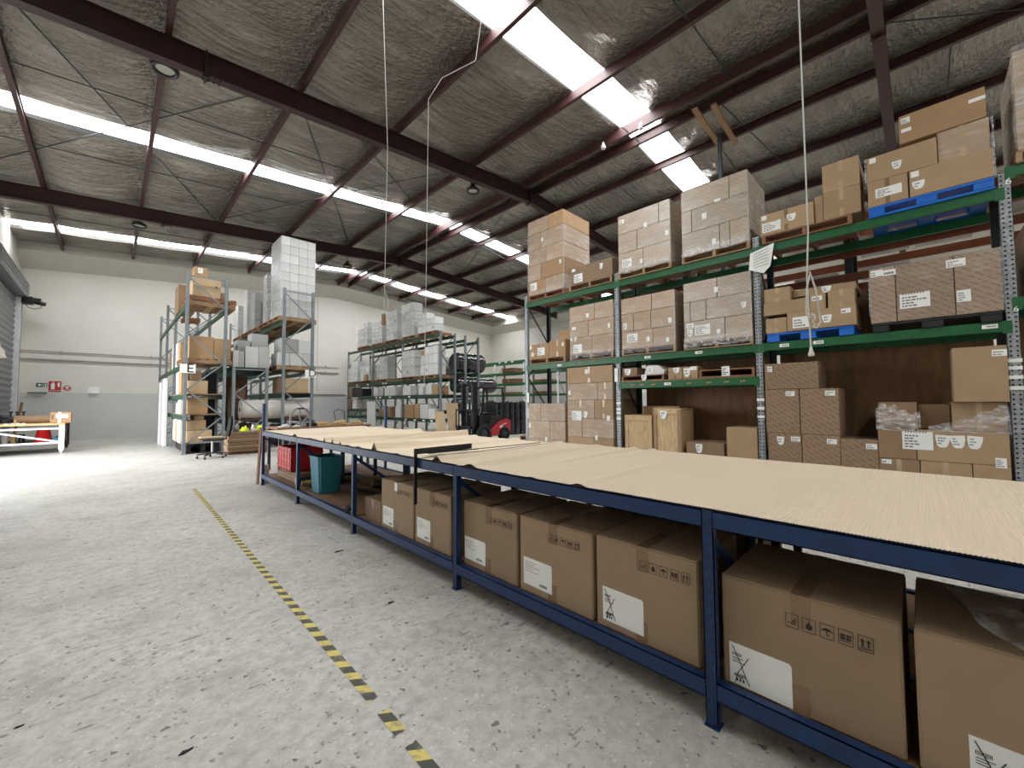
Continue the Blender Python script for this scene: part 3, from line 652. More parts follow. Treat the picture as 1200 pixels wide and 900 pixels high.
ROLLS = [((1.98, 6.40, .243), (2.75, 6.3, .243), .05, 'black_plastic', 'black tube with a white end at the foot of the red crate'), ((2.02, 6.26, .23), (2.7, 6.17, .23), .037, 'straw', 'thin tan cardboard tube in front of the black one'),
         ((2.62, 5.35, .251), (3.5, 4.55, .251), .058, 'black_plastic', 'dark roll at the bottom of the pile behind the teal bin'), ((2.62, 5.6, .263), (3.48, 4.85, .263), .07, 'card_dark', 'fat brown roll lying behind the teal bin'),
         ((2.62, 5.9, .243), (3.4, 5.2, .243), .05, 'grey_plastic', 'grey roll behind the fat brown one under the bench'), ((2.66, 5.05, .235), (3.5, 4.42, .235), .042, 'wood', 'brown tube nearest the front of the roll pile')]
for a, b_, r, mt_, lb in ROLLS:
    t = thing('roll', lb, 'roll', (a[0], a[1], a[2]-r), 'rolls under the bench'); g = G(); g.tube([a, b_], r, 16); part('tube_body', t, g, M[mt_])
    d = (Vector(a)-Vector(b_)).normalized(); g = G(); g.tube([Vector(a)+d*.001, Vector(a)+d*.05], r*.9, 14); part('tube_end', t, g, M['cloth_white'] if mt_ == 'black_plastic' and a[0] < 2 else M['card_dark'])
g = G(); g.beam((1.83, 4.36, .205), (1.98, 4.7, .20), .02, .02); g.box(1.9, 4.5, .179, 1.97, 4.62, .21, .004); top('pry_bar', 'small black tool on the shelf edge near the third post', 'tool', g, M['black_steel'])
g = G(); g.beam((1.815, 8.0, 0), (1.84, 7.945, .96), .02, .05); top('timber_post', 'reddish brown timber batten leaning on the far end of the bench', 'timber', g, M['wood_red'])
g = G(); g.box(1.90, 7.96, 0, 1.98, 8.16, .32, .01); top('offcut_block', 'pale block on the floor behind the leaning batten', 'block', g, M['cloth_white'])
# ---------------------------------------------------------------- pallets
def pallet_proto(name, mat, label):
    t = thing(name, label, 'pallet', (0,0,0)); L, H = .575, .14
    g = G()
    for k in range(6): x = -L + (2*L-.14)*k/5; g.box(x, -L, H-.02, x+.14, L, H, .002)
    part('deck_boards', t, g, mat)
    for y in (-L+.025, 0, L-.025): g = G(); g.box(-L, y-.025, .0205, L, y+.025, H-.0205); part('stringer', t, g, mat)
    g = G()
    for x in (-L, -.07, L-.14): g.box(x, -L, 0, x+.14, L, .02, .002)
    part('base_boards', t, g, mat); return t
PAL = pallet_proto('wooden_pallet', M['wood'], ''); PAL2 = pallet_proto('wooden_pallet', M['wood_red'], '')
used = {}
def pallet(x, y, z, label, proto=PAL, group='wooden pallets', sx=1, sy=1):
    if proto not in used: used[proto] = 1; proto.location = (x, y, z); proto['label'] = label; proto['group'] = group; r = proto
    else: r = copy_thing(proto, (x, y, z), label, group)
    r.scale = (sx, sy, 1); return r
def plastic_pallet(x, y, z, label, mat='blue_plastic', ly=.575, h=.14, runner=True):
    t = thing('plastic_pallet', label, 'pallet', (x, y, z), 'blue plastic pallets' if mat == 'blue_plastic' else None); L = .54; m_ = M[mat]
    g = G(); g.box(x-L, y-ly, z+h-.035, x+L, y+ly, z+h, .006); part('deck', t, g, m_)
    for i in (-1, 0, 1):
        for j in (-1, 0, 1):
            w = .1 if j == 0 else .085; g = G(); g.box(x+i*(L-.08)-.08, y+j*(ly-.09)-w, z+(.03 if runner else 0), x+i*(L-.08)+.08, y+j*(ly-.09)+w, z+h-.036, .004); part('foot', t, g, m_)
    if not runner: return t
    for j in (-1, 0, 1): g = G(); g.box(x-L+.16, y+j*(ly-.09)-.08, z, x+L-.16, y+j*(ly-.09)+.08, z+.029); part('runner', t, g, m_)
    for i in (-1, 1): g = G(); g.box(x+i*(L-.08)-.08, y-ly, z, x+i*(L-.08)+.08, y+ly, z+.029, .004); part('runner', t, g, m_)
    return t
# ---------------------------------------------------------------- pallet racks
def upright(t, x, y, z0, z1, mat, face=-1, w=.1, d=.07):
    """channel post; the closed face looks along face*x"""
    g = G(); xf = x+face*d/2
    g.box(xf, y-w/2, 0, xf-face*.004, y+w/2, z1-z0); g.box(xf, y-w/2, 0, x-face*d/2, y-w/2+.004, z1-z0); g.box(xf, y+w/2-.004, 0, x-face*d/2, y+w/2, z1-z0)
    g.box(x-.06, y-.053, 0, x+.06, y+.053, .008)
    for i in range(len(g.v)): v = g.v[i]; g.v[i] = (v[0], v[1], v[2]+z0)
    return part('upright', t, g, mat, (x, y, z0))
def frame_braces(t, xa, xb, y, ztop, mat, pattern, w=.035):
    for a, c in pattern:
        g = G(); g.beam((xa, y, a) if a >= 0 else (xb, y, -a), (xb, y, c) if a >= 0 else (xa, y, c), .02, w); part('brace', t, g, mat)
def rack(label, xf, xb, posts, levels, ztop, postmat, beammat, rearmat, bracemat, pat, name='pallet_rack', tags=True):
    """posts: y values; levels: (bay index, z of beam centre, front?)"""
    t = thing(name, label, 'rack', ((xf+xb)/2, (posts[0]+posts[-1])/2, 0))
    for y in posts:
        upright(t, xf, y, 0, ztop, M[postmat], -1); upright(t, xb, y, 0, ztop, M[rearmat], 1)
        frame_braces(t, xf+.03, xb-.03, y, ztop, M[bracemat], pat)
    for bay, z in levels:
        a, c = sorted((posts[bay], posts[bay+1])); a += .053; c -= .053
        for x, s in ((xf, -1), (xb, 1)):
            g = G(); x0 = x+s*.035-s*.0; g.box(x0, a, z-.065, x0-s*.045, c, z+.065, .004)
            b_ = part('beam', t, g, M[beammat])
            if s < 0:
                for e, q in ((a, -1), (c, 1)): g = G(); g.box(x0+s*.006, a-.05 if q < 0 else c-.03, z-.09, x0+s*.0005, a+.03 if q < 0 else c+.05, z+.064); part('end_plate', b_, g, M[beammat])
    return t
RY = [7.2, 4.53, 1.88, -.80, -3.48]
main = rack('long green pallet rack with perforated steel posts behind the bench', 7.70, 8.58, RY, [(b, z) for b in range(3) for z in (2.25, 3.885)] + [(1, 1.70), (3, 2.52), (3, 4.12)], 4.12, 'galv', 'green', 'dark_steel', 'dark_steel',
            [(.2, 1.1), (-1.1, 2.0), (2.0, 2.95), (-2.95, 3.85)])
BF = 7.66
def beam_tag(y, z, w=.13, h=.05):
    g = G(); g.box(BF+.0-.0085, y-w/2, z-h/2, BF-.0065+.006, y+w/2, z+h/2); p = part('beam_label', main, g, M['paper'])
    g = G()
    for k in range(4): g.box(BF-.0095, y-w*.38+k*w*.15, z-.008, BF-.0085, y-w*.3+k*w*.15+.006, z+.008)
    part('print', p, g, M['ink_grey'])
for y, z in ((6.1, 2.24), (3.85, 2.25), (2.85, 2.255), (1.52, 2.25), (1.08, 2.25), (3.45, 1.70), (-.62, 2.26)): beam_tag(y, z)
for y, z in ((5.5, 2.26), (5.15, 2.27), (4.2, 1.7), (4.0, 1.7), (3.75, 1.7), (3.05, 1.7), (2.7, 1.7), (2.4, 1.7), (2.15, 1.7)):
    g = G(); g.box(BF-.0065, y-.05, z-.012, BF-.0045, y-.01, z+.012); g.box(BF-.0065, y, z-.02, BF-.0045, y+.03, z+.01); part('torn_sticker', main, g, M['straw'])
for yp, zs in ((4.53, (1.33, 1.2, 1.12, 1.0)), (1.88, (1.38, 1.24, 1.1)), (-.80, (1.83, 1.74, 1.63, 1.5))):
    for z in zs: g = G(); g.box(BF-.0015+.004, yp-.055, z-.022, BF+.001, yp+.055, z+.022); part('post_label', main, g, M['paper'])
def text(s, size, M4, parent, mat, name='lettering', ext=.002):
    c = bpy.data.curves.new(name, 'FONT'); c.body = s; c.size = size; c.extrude = ext; c.align_x = 'CENTER'; c.align_y = 'CENTER'
    o = bpy.data.objects.new(name, c); sc.collection.objects.link(o); dg = bpy.context.evaluated_depsgraph_get()
    me = bpy.data.meshes.new_from_object(o.evaluated_get(dg)); bpy.data.objects.remove(o); bpy.data.curves.remove(c)
    me.name = name; me.transform(M4); me.materials.clear(); me.materials.append(mat)
    ob = bpy.data.objects.new(name, me); sc.collection.objects.link(ob); ob.parent = parent; return ob
def face_x(parent, x, y, z):   # letters that read correctly when looking along +x
    p = Vector((x, y, z)) - wloc(parent); return Matrix.Translation(p) @ Matrix(((0,0,-1,0),(-1,0,0,0),(0,1,0,0),(0,0,0,1)))
def face_y(parent, x, y, z):   # letters that read correctly when looking along +y
    p = Vector((x, y, z)) - wloc(parent); return Matrix.Translation(p) @ Matrix(((1,0,0,0),(0,0,-1,0),(0,1,0,0),(0,0,0,1)))
text('6', .11, face_x(main, BF-.004, -.83, 4.0), main, M['paper'], 'post_number', .003)
text('6', .09, face_x(main, BF-.004, -.83, 2.44), main, M['paper'], 'post_number', .003)
# plywood backing behind the floor level, one sheet to a bay
for i, (y1, y0) in enumerate(zip(RY[0:3]+[RY[3]], RY[1:4]+[RY[4]])):
    nm = ('behind the wrapped cartons at the far end of the green rack', 'behind the pine crates', 'behind the slanted-print cartons', 'beyond the last post at the picture edge')[i]
    g = G(); g.box(8.80, y0+.06, .0, 8.818, (y1-.06) if i else 6.7, (2.4, 3.2, 3.2, 2.5)[i]); top('plywood_sheet', 'brown plywood backing sheet ' + nm, 'plywood', g, M['ply'], 'plywood sheets')
g = G(); g.box(7.66, 1.95, 1.766, 8.6, 4.46, 1.785); top('shelf_board', 'timber shelf board on the low green beam in the middle bay', 'shelf', g, M['wood'])
# ---------------------------------------------------------------- cartons built into loads
ORD = ['first', 'second', 'third', 'fourth', 'fifth', 'sixth', 'seventh', 'eighth', 'ninth', 'tenth']
def colname(i, n): return '' if n == 1 else ('left', 'right')[i] if n == 2 else ('left', 'middle', 'right')[i] if n == 3 else ORD[i]+' from left'
def rowname(i, n): return 'bottom row' if i == 0 else 'top row' if i == n-1 else ORD[i]+' row up'
def load(where, x0, depth, yl, yr, z0, rows, mat, col='brown', group=None, tape=.4, gap=.008, name='carton', mats=None, jit=.004, b=.005):
    """rows from the bottom: (height, [shares from picture left])"""
    z = z0; out = []; grp = group or 'cartons: ' + where
    for ri, (h, sh) in enumerate(rows):
        tot = sum(abs(q) for q in sh); y = yl
        for ci, q in enumerate(sh):
            wd = (yl-yr)*abs(q)/tot
            if q > 0:
                j = R.uniform(0, jit); mt_ = mats[R.randrange(len(mats))] if mats else mat
                cn = colname(ci, len(sh)); lb = f"{col} carton, {cn+' in ' if cn else ''}{rowname(ri, len(rows))} of the {where}"
                c = carton(lb, x0+j, x0+depth-.002, y-wd+gap/2, y-gap/2, z+.001, z+h-.004, mt_, tape > 0 and R.random() < tape, grp, b, name, 'tape_clear')
                out.append(c)
            y -= wd
        z += h
    return out
def base_film(yl, yr, x0, z, label, up=.12, down=.1):
    """gathered skirt of stretch film round the bottom of a load"""
    g = G(); x1 = x0+1.1; yl += .005; yr -= .005; per = [(x1, yl), (x0, yl), (x0, yr), (x1, yr)]; L = []
    for (ax, ay), (bx, by) in zip(per, per[1:]):
        n = 26
        for k in range(n): L.append((ax+(bx-ax)*k/n, ay+(by-ay)*k/n, bx-ax, by-ay))
    vs = []; rows = 5
    for k, (x, y, dx, dy) in enumerate(L):
        d = Vector((dy, -dx)).normalized()
        for r in range(rows):
            f = r/(rows-1); o = .009+.012*abs(noise.noise(Vector((k*.22, r*.4, yl))))
            if x0+.02 < x < x1: o *= .4
            vs.append((x-abs(o) if d.y == 0 or abs(dx) < 1e-6 else x, y + (o if y > (yl+yr)/2 else -o) if abs(dx) > 1e-6 else y, z+up*(1+.4*noise.noise(Vector((k*.21, 4, yr))))-(up+min(down, .105))*f*(1-.15*abs(noise.noise(Vector((k*.31, 7, yr)))))))
    n = len(L); fs = [(i*rows+r, (i+1)*rows+r, (i+1)*rows+r+1, i*rows+r+1) for i in range(n-1) for r in range(rows-1)]
    g.add(vs, fs, True); return top('stretch_film', label, 'stretch film', g, M['film_white'] if 'white' in label else M['film'], 'stretch film skirts')
def corner_film(x, y, z0, z1, label, s=-1):
    g = G(); n = 30
    def fn(u, v):
        z = z0+(z1-z0)*u; a = v*math.pi/2; r = .006+.012*abs(noise.noise(Vector((z*5, v*2, y))))
        p = .022; return (x - r if v < .5 else x - r + (v-.5)*2*p, y + s*r + (0 if v > .5 else -s*(.5-v)*2*p), z)
    g.grid(fn, n, 6); return top('stretch_film', label, 'stretch film', g, M['film_white'], 'stretch film edges')
X0 = 7.63; PZ1, PZ2 = 3.951, 2.317
def lab_on(t, yl, zt, w=.2, h=.16, n=5, bars=False, x=None, rot=0): return paper_x(t, (X0 if x is None else x)-.0015, yl, zt, w, h, n, bars=bars, rot=rot)
# upper level -------------------------------------------------------------
W1 = 'tall far upper load'
pallet(8.205, 6.50, PZ1, 'reddish pallet under the tall stack at the far upper end', PAL2)
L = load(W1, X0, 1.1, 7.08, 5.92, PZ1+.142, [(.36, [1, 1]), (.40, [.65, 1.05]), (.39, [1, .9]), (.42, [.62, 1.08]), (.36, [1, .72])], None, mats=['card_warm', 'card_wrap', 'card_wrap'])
lab_on(L[0], 7.0, 4.40, .22, .19); lab_on(L[3], 6.05, 4.80, .06, .1, 0); lab_on(L[7], 6.62, 5.50, .06, .1, 0)
base_film(7.08, 5.92, X0, PZ1+.14, 'gathered clear film at the foot of the far tall stack', .1, .02); corner_film(X0, 7.085, 4.1, 5.7, 'loose clear film down the left edge of the far tall stack', 1); corner_film(X0, 5.915, 4.1, 5.65, 'clear film down the right edge of the far tall stack')
pallet(8.205, 5.19, PZ1, 'pallet under the single wide carton on the upper level')
L = load('wide far upper load', X0, 1.1, 5.71, 4.6, PZ1+.142, [(.40, [1])], 'print', tape=0)
lab_on(L[0], 5.62, 4.32, .24, .2); lab_on(L[0], 4.92, 4.42, .08, .13, 2, rot=.1); lab_on(L[0], 5.68, 4.46, .1, .06, 0)
W2 = 'shiny load above the crates'
pallet(8.205, 3.885, PZ1, 'pallet under the shiny wrapped load, left of the upper middle bay')
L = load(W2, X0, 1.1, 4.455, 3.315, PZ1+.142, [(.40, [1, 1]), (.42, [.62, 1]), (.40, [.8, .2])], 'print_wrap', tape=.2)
lab_on(L[0], 4.36, 4.36, .22, .19, bars=True); lab_on(L[0], 3.96, 4.27, .06, .09, 0); lab_on(L[3], 3.42, 4.70, .07, .1, 0); lab_on(L[4], 4.42, 5.22, .12, .09, 2, 0); lab_on(L[4], 3.86, 4.99, .07, .09, 0)
base_film(4.455, 3.315, X0, PZ1+.14, 'white gathered film at the foot of the upper middle-left load', .08, .04); corner_film(X0, 3.315, 4.1, 5.3, 'clear film along the right edge of the upper middle-left load')
W3 = 'wrapped load above hanging tag'
pallet(8.205, 2.53, PZ1, 'pallet under the wrapped load above the hanging tag')
L = load(W3, X0, 1.1, 3.10, 1.96, PZ1+.142, [(.42, [1, .25, .45]), (.42, [.24, 1.2]), (.40, [1, .35])], 'print_wrap', tape=.2)
lab_on(L[0], 2.56, 4.28, .07, .1, 0); lab_on(L[4], 2.72, 4.80, .08, .11, 0); lab_on(L[5], 2.5, 4.98, .1, .05, 0)
base_film(3.10, 1.96, X0, PZ1+.14, 'white gathered film at the foot of the load above the hanging tag', .1, .03); corner_film(X0, 1.96, 4.23, 5.2, 'clear film along the right edge of the load above the hanging tag')
pallet(8.205, 1.2, PZ1, 'pallet under the open row of plain cartons on the upper level', PAL2)
W4 = 'plain load between the wrapped one and the blue pallet'
c = carton('long brown carton with white labels on the upper level, left of the twin cartons', X0, 8.6, 1.07, 1.79, 4.094, 4.44, 'card'); lab_on(c, 1.765, 4.30, .26, .16, 5, True); lab_on(c, 1.42, 4.34, .12, .11, 2); lab_on(c, 1.77, 4.42, .07, .07, 0)
carton('upright brown carton squeezed between the long one and the twin cartons', X0+.03, 8.5, .955, 1.062, 4.094, 4.50, 'card', False)
carton('lower of the twin square cartons on the upper level', X0, 8.2, .52, .95, 4.094, 4.50, 'card', True, None, .006, 'carton', 'tape_clear')
carton('upper of the twin square cartons on the upper level', X0, 8.2, .52, .95, 4.502, 4.93, 'card', True, None, .006, 'carton', 'tape_clear')
corner_film(8.2, .51, 4.1, 4.9, 'loose clear film at the back corner of the twin cartons')
plastic_pallet(8.17, -.14, PZ1, 'blue plastic pallet on the upper level under five cartons', 'blue_plastic', .585, .15)
Z = PZ1+.152
c = carton('brown carton at lower left on the blue upper pallet, wide white label', X0, 8.7, .03, .44, Z, Z+.36, 'card'); lab_on(c, .36, Z+.24, .27, .13, 4)
c = carton('brown carton at lower right on the blue upper pallet, rounded white tag', X0, 8.7, -.725, .015, Z, Z+.36, 'card', False); lab_on(c, -.0, Z+.34, .08, .08, 0); lab_on(c, -.01, Z+.2, .12, .11, 2)
c = carton('brown carton in the middle row left on the blue upper pallet, two small labels', X0, 8.6, -.255, .44, Z+.362, Z+.72, 'card', False); lab_on(c, .41, Z+.70, .07, .07, 0); lab_on(c, .18, Z+.56, .1, .11, 3)
carton('brown carton in the middle row right on the blue upper pallet, taped upright', X0+.04, 8.5, -.71, -.262, Z+.362, Z+.78, 'card_wrap', True, None, .006, 'carton', 'tape_clear')
c = carton('long brown carton topmost on the blue upper pallet', X0+.02, 8.4, -.69, .09, Z+.782, Z+1.17, 'card_warm', False); lab_on(c, .07, Z+1.13, .09, .08, 3, x=X0+.02); lab_on(c, .07, Z+.98, .1, .05, 0, x=X0+.02); lab_on(c, -.55, Z+1.06, .14, .045, 0, x=X0+.02)
corner_film(X0, -.73, Z, Z+.75, 'torn clear film hanging at the right edge of the blue upper pallet'); corner_film(X0, .45, Z+.3, Z+.72, 'clear film strap at the left edge of the blue upper pallet', 1)
pallet(8.205, -1.47, 4.186, 'pallet of the tall film-wrapped load cut by the right picture edge')
L = load('right-edge tall film load', X0, 1.1, -.91, -2.05, 4.33, [(.6, [1]), (.62, [1])], 'card_wrap', tape=0)
g = G()
def fn(u, v):
    y = -.885 - 1.15*u; z = 5.62-1.25*v; e = .04+.05*abs(noise.noise(Vector((y*3, z*2.2, 1))))
    if v < .12: return (X0+.25*(1-v/.12)-e, y+.03*math.sin(z*9)*(u < .05), 5.62-.02*u+.03*noise.noise(Vector((y*5, 2, 2))))
    return (X0-e, y+(.03*noise.noise(Vector((z*4, 2, 5))) if u < .08 else 0), z)
g.grid(fn, 24, 30); top('stretch_film', 'loose milky film over the load at the right picture edge', 'stretch film', g, M['film'])
# middle level -------------------------------------------------------------
pallet(8.205, 6.48, PZ2, 'pallet under three loose brown cartons at the far middle level')
c = carton('low brown carton with two labels at the far left of the middle level', X0, 8.4, 6.4, 7.05, PZ2+.142, PZ2+.142+.36, 'card_warm'); lab_on(c, 6.78, 2.72, .24, .19); lab_on(c, 7.0, 2.62, .1, .1, 2, rot=.5); lab_on(c, 7.04, 2.8, .06, .1, 0)
c = carton('taped brown carton beside the low one at the far middle level', X0, 8.4, 5.9, 6.39, PZ2+.142, PZ2+.142+.40, 'card_warm', True, None, .006, 'carton', 'tape_clear'); lab_on(c, 6.0, 2.78, .05, .09, 0)
carton('brown carton topmost on the loose far middle-level pallet', X0+.25, 8.4, 5.87, 6.3, PZ2+.544, PZ2+.80, 'card_warm', False)
W5 = 'crinkle-wrapped far middle load'
pallet(8.205, 5.19, PZ2, 'pallet under the crinkle-wrapped load at the far middle level')
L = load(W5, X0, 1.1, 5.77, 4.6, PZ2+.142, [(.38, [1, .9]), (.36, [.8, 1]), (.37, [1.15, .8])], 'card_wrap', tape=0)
lab_on(L[0], 5.66, 2.68, .24, .2); lab_on(L[0], 5.64, 2.86, .07, .1, 2, rot=.2); lab_on(L[0], 5.74, 2.85, .05, .08, 0); lab_on(L[2], 5.7, 3.5-.4, .12, .07, 0); lab_on(L[5], 4.74, 3.06, .06, .1, 0); lab_on(L[4], 5.3, 3.36, .08, .09, 0)
base_film(5.77, 4.6, X0, PZ2+.14, 'gathered film at the foot of the crinkle-wrapped far load', .06, .1)
W6 = 'left load, centre middle level'
pallet(8.205, 3.835, PZ2, 'pallet under the left wrapped load of the centre middle level')
L = load(W6, X0, 1.1, 4.405, 3.265, PZ2+.142, [(.36, [1.3, .85]), (.37, [.5, .7, .9]), (.33, [1.3, .9])], 'card_wrap', tape=.3)
lab_on(L[0], 4.28, 2.76, .24, .18); lab_on(L[0], 3.85, 2.66, .07, .1, 0); lab_on(L[2], 4.36, 3.0, .08, .13, 2); lab_on(L[4], 3.40, 2.98, .07, .1, 0); lab_on(L[1], 3.45, 2.6, .06, .09, 0)
base_film(4.405, 3.265, X0, PZ2+.14, 'gathered film at the foot of the left load, centre middle level', .06, .1); corner_film(X0, 3.265, 2.5, 3.5, 'film edge at the right of the left load, centre middle level')
W7 = 'right load, centre middle level'
pallet(8.205, 2.53, PZ2, 'pallet under the right wrapped load of the centre middle level')
L = load(W7, X0, 1.1, 3.1, 1.96, PZ2+.142, [(.38, [1.35, .8]), (.37, [.22, .5, 1.3]), (.36, [1, .9])], 'print_wrap', tape=.2)
lab_on(L[0], 2.9, 2.76, .27, .19, bars=True); lab_on(L[0], 3.05, 2.80, .13, .09, 2); lab_on(L[0], 3.04, 2.69, .1, .13, 2); lab_on(L[0], 2.52, 2.64, .06, .08, 0); lab_on(L[4], 2.12, 3.05, .08, .1, 2); lab_on(L[5], 2.55, 3.4, .07, .1, 0)
base_film(3.1, 1.96, X0, PZ2+.14, 'white gathered film under the right load, centre middle level', .08, .11); corner_film(X0, 1.96, 2.5, 3.55, 'film edge at the right of the right load, centre middle level')
plastic_pallet(8.17, 1.2, PZ2, 'blue plastic pallet on the middle level under loose small cartons', 'blue_plastic', .55, .14, False)
Z = PZ2+.142
carton('small brown carton at lower left on the blue middle-level pallet', X0, 8.1, 1.47, 1.76, Z, Z+.24, 'card', True, None, .005, 'carton', 'tape_clear')
c = carton('long brown carton at lower right on the blue middle-level pallet, white label', X0-.02, 8.3, .62, 1.462, Z, Z+.29, 'card', False); lab_on(c, 1.39, Z+.21, .22, .17, 3, x=X0-.02); lab_on(c, 1.02, Z+.19, .12, .12, 2, x=X0-.02); lab_on(c, .79, Z+.25, .11, .07, 1, x=X0-.02)
carton('long flat brown carton laid across the middle of the blue middle-level pallet', X0-.01, 8.1, 1.17, 1.78, Z+.292, Z+.50, 'card', False)
c = carton('small brown carton right of the flat one, label at its top', X0, 8.0, .97, 1.163, Z+.292, Z+.53, 'card', False); lab_on(c, 1.14, Z+.5, .13, .07, 1)
carton('small taped carton upper left on the blue middle-level pallet', X0, 8.0, 1.41, 1.77, Z+.502, Z+.73, 'card', True, None, .005, 'carton', 'tape_clear')
carton('small taped carton upper right on the blue middle-level pallet', X0, 8.0, .63, .94, Z+.292, Z+.55, 'card', True, None, .005, 'carton', 'tape_clear')
c = carton('long carton at the back top of the blue middle-level pallet', X0+.12, 8.5, .62, 1.40, Z+.552, Z+.66, 'card', False); lab_on(c, 1.03, Z+.655, .12, .1, 2, x=X0+.12)
plastic_pallet(8.17, -.135, PZ2, 'black plastic pallet under the wide printed film-wrapped load', 'black_plastic', .59, .12, False)
Z = PZ2+.124; L = load('wide load on black pallet', X0, 1.05, .47, -.738, Z, [(.78, [.8, 1.6, 1.15])], 'print_clear', tape=0)
lab_on(L[1], .165, Z+.36, .29, .2, 4, True); lab_on(L[2], -.36, Z+.31, .12, .15, 4); lab_on(L[0], .45, Z+.75, .13, .09, 2); lab_on(L[0], .32, Z+.73, .13, .08, 1); lab_on(L[2], -.28, Z+.72, .17, .1, 3)
corner_film(X0, -.739, Z, Z+.78, 'crinkled film edge at the right of the wide printed load'); corner_film(X0, .47, Z+.1, Z+.6, 'loose film bubble at the left of the wide printed load', 1)
L = load('load past the last post', X0, 1.0, -.95, -2.0, 2.588, [(.5, [1]), (.42, [1])], 'card', tape=0)
# low shelf in the centre bay ---------------------------------------------
c = carton('small brown carton on the low shelf beside the hanging white tag', X0+.05, 8.2, 4.1, 4.43, 1.895, 2.06, 'card_dark'); lab_on(c, 4.38, 2.04, .14, .13, 2, x=X0+.05)
pallet(8.22, 3.99, 1.787, 'thin timber pallet on the low shelf under the small carton', PAL2, 'wooden pallets', .95, .8).scale[2] = .74
t = thing('foam_block', 'white wedge-shaped foam block on the low shelf of the centre bay', 'foam', (7.9, 3.72, 1.892)); g = G(); g.prism([(3.92, 1.892), (3.87, 2.06), (3.82, 2.085), (3.62, 2.07), (3.5, 1.96), (3.52, 1.895)], 'x', 7.64, 8.2); part('foam_body', t, g, M['cloth_white']); paper_x(t, 7.639, 3.84, 2.05, .11, .13, 2)
g = G(); g.grid(lambda u, v: (7.66+.4*u, 4.085-.12*v, 1.893+.03*abs(noise.noise(Vector((u*4, v*4, 0))))), 8, 8); t = top('packing_paper', 'crumpled tan paper under the foam wedge', 'paper', g, M['straw']); paper_x(t, 7.636, 3.98, 1.9, .11, .12, 2)
for y0, y1, lb in ((3.17, 3.44, 'small square carton on the low shelf, left of its pair'), (2.88, 3.16, 'small square carton on the low shelf, right of its pair')):
    c = carton(lb, X0+.04, 7.95, y0, y1, 1.787, 2.01, 'card'); lab_on(c, y1-.1 if y0 > 3 else y1-.02, 2.0 if y0 > 3 else 1.98, .12, .1 if y0 > 3 else .16, 2, x=X0+.04)
    if y0 < 3: lab_on(c, y1-.14, 2.005, .12, .07, 0, x=X0+.04)
p = pallet(8.22, 2.4, 1.787, 'timber pallet on the low shelf topped with crumpled tan paper', PAL2, 'wooden pallets', 1, .78)
g = G(); g.grid(lambda u, v: (7.66+1.0*u, 2.82-.75*v, 1.93+.10*max(0, noise.noise(Vector((u*3+4, v*3.2, 1))))+.07*math.exp(-((v-.55)/.12)**2-(u/.2)**2)), 16, 16); top('packing_paper', 'crumpled tan paper on the low-shelf pallet', 'paper', g, M['straw'])
g = G(); g.box(7.632, 2.33, 1.80, 7.636, 2.46, 1.97); t = top('paper_tag', 'white paper tag stuck on the front of the low-shelf pallet', 'tag', g, M['paper']); 
g = lines_x(G(), 7.6318, 2.46, 1.97, .13, .17, 4, R); part('print', t, g, M['ink'])
# floor level ---------------------------------------------------------------
W8 = 'low wrapped floor stack'
L = load(W8, X0, .98, 7.12, 5.93, .145, [(.30, [.45, 1]), (.45, [.62, .42]), (.43, [.42, .75])], 'card_wrap', tape=.3); pallet(8.205, 6.5, 0, 'pallet on the floor under the low wrapped stack at the far post')
lab_on(L[1], 6.55, .5, .06, .1, 0); lab_on(L[2], 7.1, .83, .07, .12, 0)
carton('brown carton standing behind the low wrapped stack', 8.3, 8.65, 5.88, 6.35, 1.33, 1.75, 'card', False)
W9 = 'tall wrapped floor stack'
pallet(8.205, 5.25, 0, 'pallet on the floor under the tall wrapped stack')
L = load(W9, X0, 1.02, 5.86, 4.64, .145, [(.42, [1.3, .9]), (.42, [.75, 1.5]), (.42, [.7, 1.1][::-1]), (.38, [1.5, .7]), (.37, [1])], None, mats=['card_wrap', 'card'], tape=.3)
lab_on(L[2], 5.72, 1.15, .26, .21); lab_on(L[3], 5.40, 1.14, .1, .14, 2, rot=.2); lab_on(L[3], 4.80, 1.06, .08, .11, 0); lab_on(L[1], 5.1, .62, .06, .1, 0); lab_on(L[6], 5.82, 1.62, .06, .1, 0); lab_on(L[8], 5.35, 2.09, .07, .1, 0)
def crate(label, x0, x1, y0, y1, z1, slatted=False):
    t = thing('wooden_crate', label, 'crate', ((x0+x1)/2, (y0+y1)/2, 0), 'pine crates'); w = .07
    g = G(); g.box(x0+.016, y0+.016, .0, x1-.016, y1-.016, z1-.016); part('panel', t, g, M['pine'])
    for (a, b_, c_, d) in ((x0, y0, x0+.016, y0+w), (x0, y1-w, x0+.016, y1)): g = G(); g.box(a, b_, .0, c_, d, z1, .003); part('batten', t, g, M['pine'] if not slatted else M['wood'])
    g = G(); g.box(x0, y0+w, z1-.09, x0+.016, y1-w, z1, .003); part('batten', t, g, M['pine'])
    g = G(); g.box(x0, y0+w, 0, x0+.016, y1-w, .09, .003); part('batten', t, g, M['pine'])
    for a, b_ in ((x0+.016, x0+w+.016), (x1-w, x1)): g = G(); g.box(a, y0, 0, b_, y0+.016, z1, .003); part('batten', t, g, M['pine'])
    g = G(); g.box(x0, y0, z1+.0005, x1, y1, z1+.018, .003); part('lid', t, g, M['pine']); return t
crate('pale pine crate left of its taller neighbour behind the bench', X0+.02, 8.2, 3.79, 4.38, 1.065)
c = crate('taller pine crate with a white tag behind the bench', X0+.02, 8.25, 3.21, 3.755, 1.205, True); paper_x(c, X0+.018, 3.62, 1.18, .14, .16, 2)
crate('pine crate at the back, half hidden between the two front crates', 8.28, 8.66, 3.5, 4.3, 1.24)
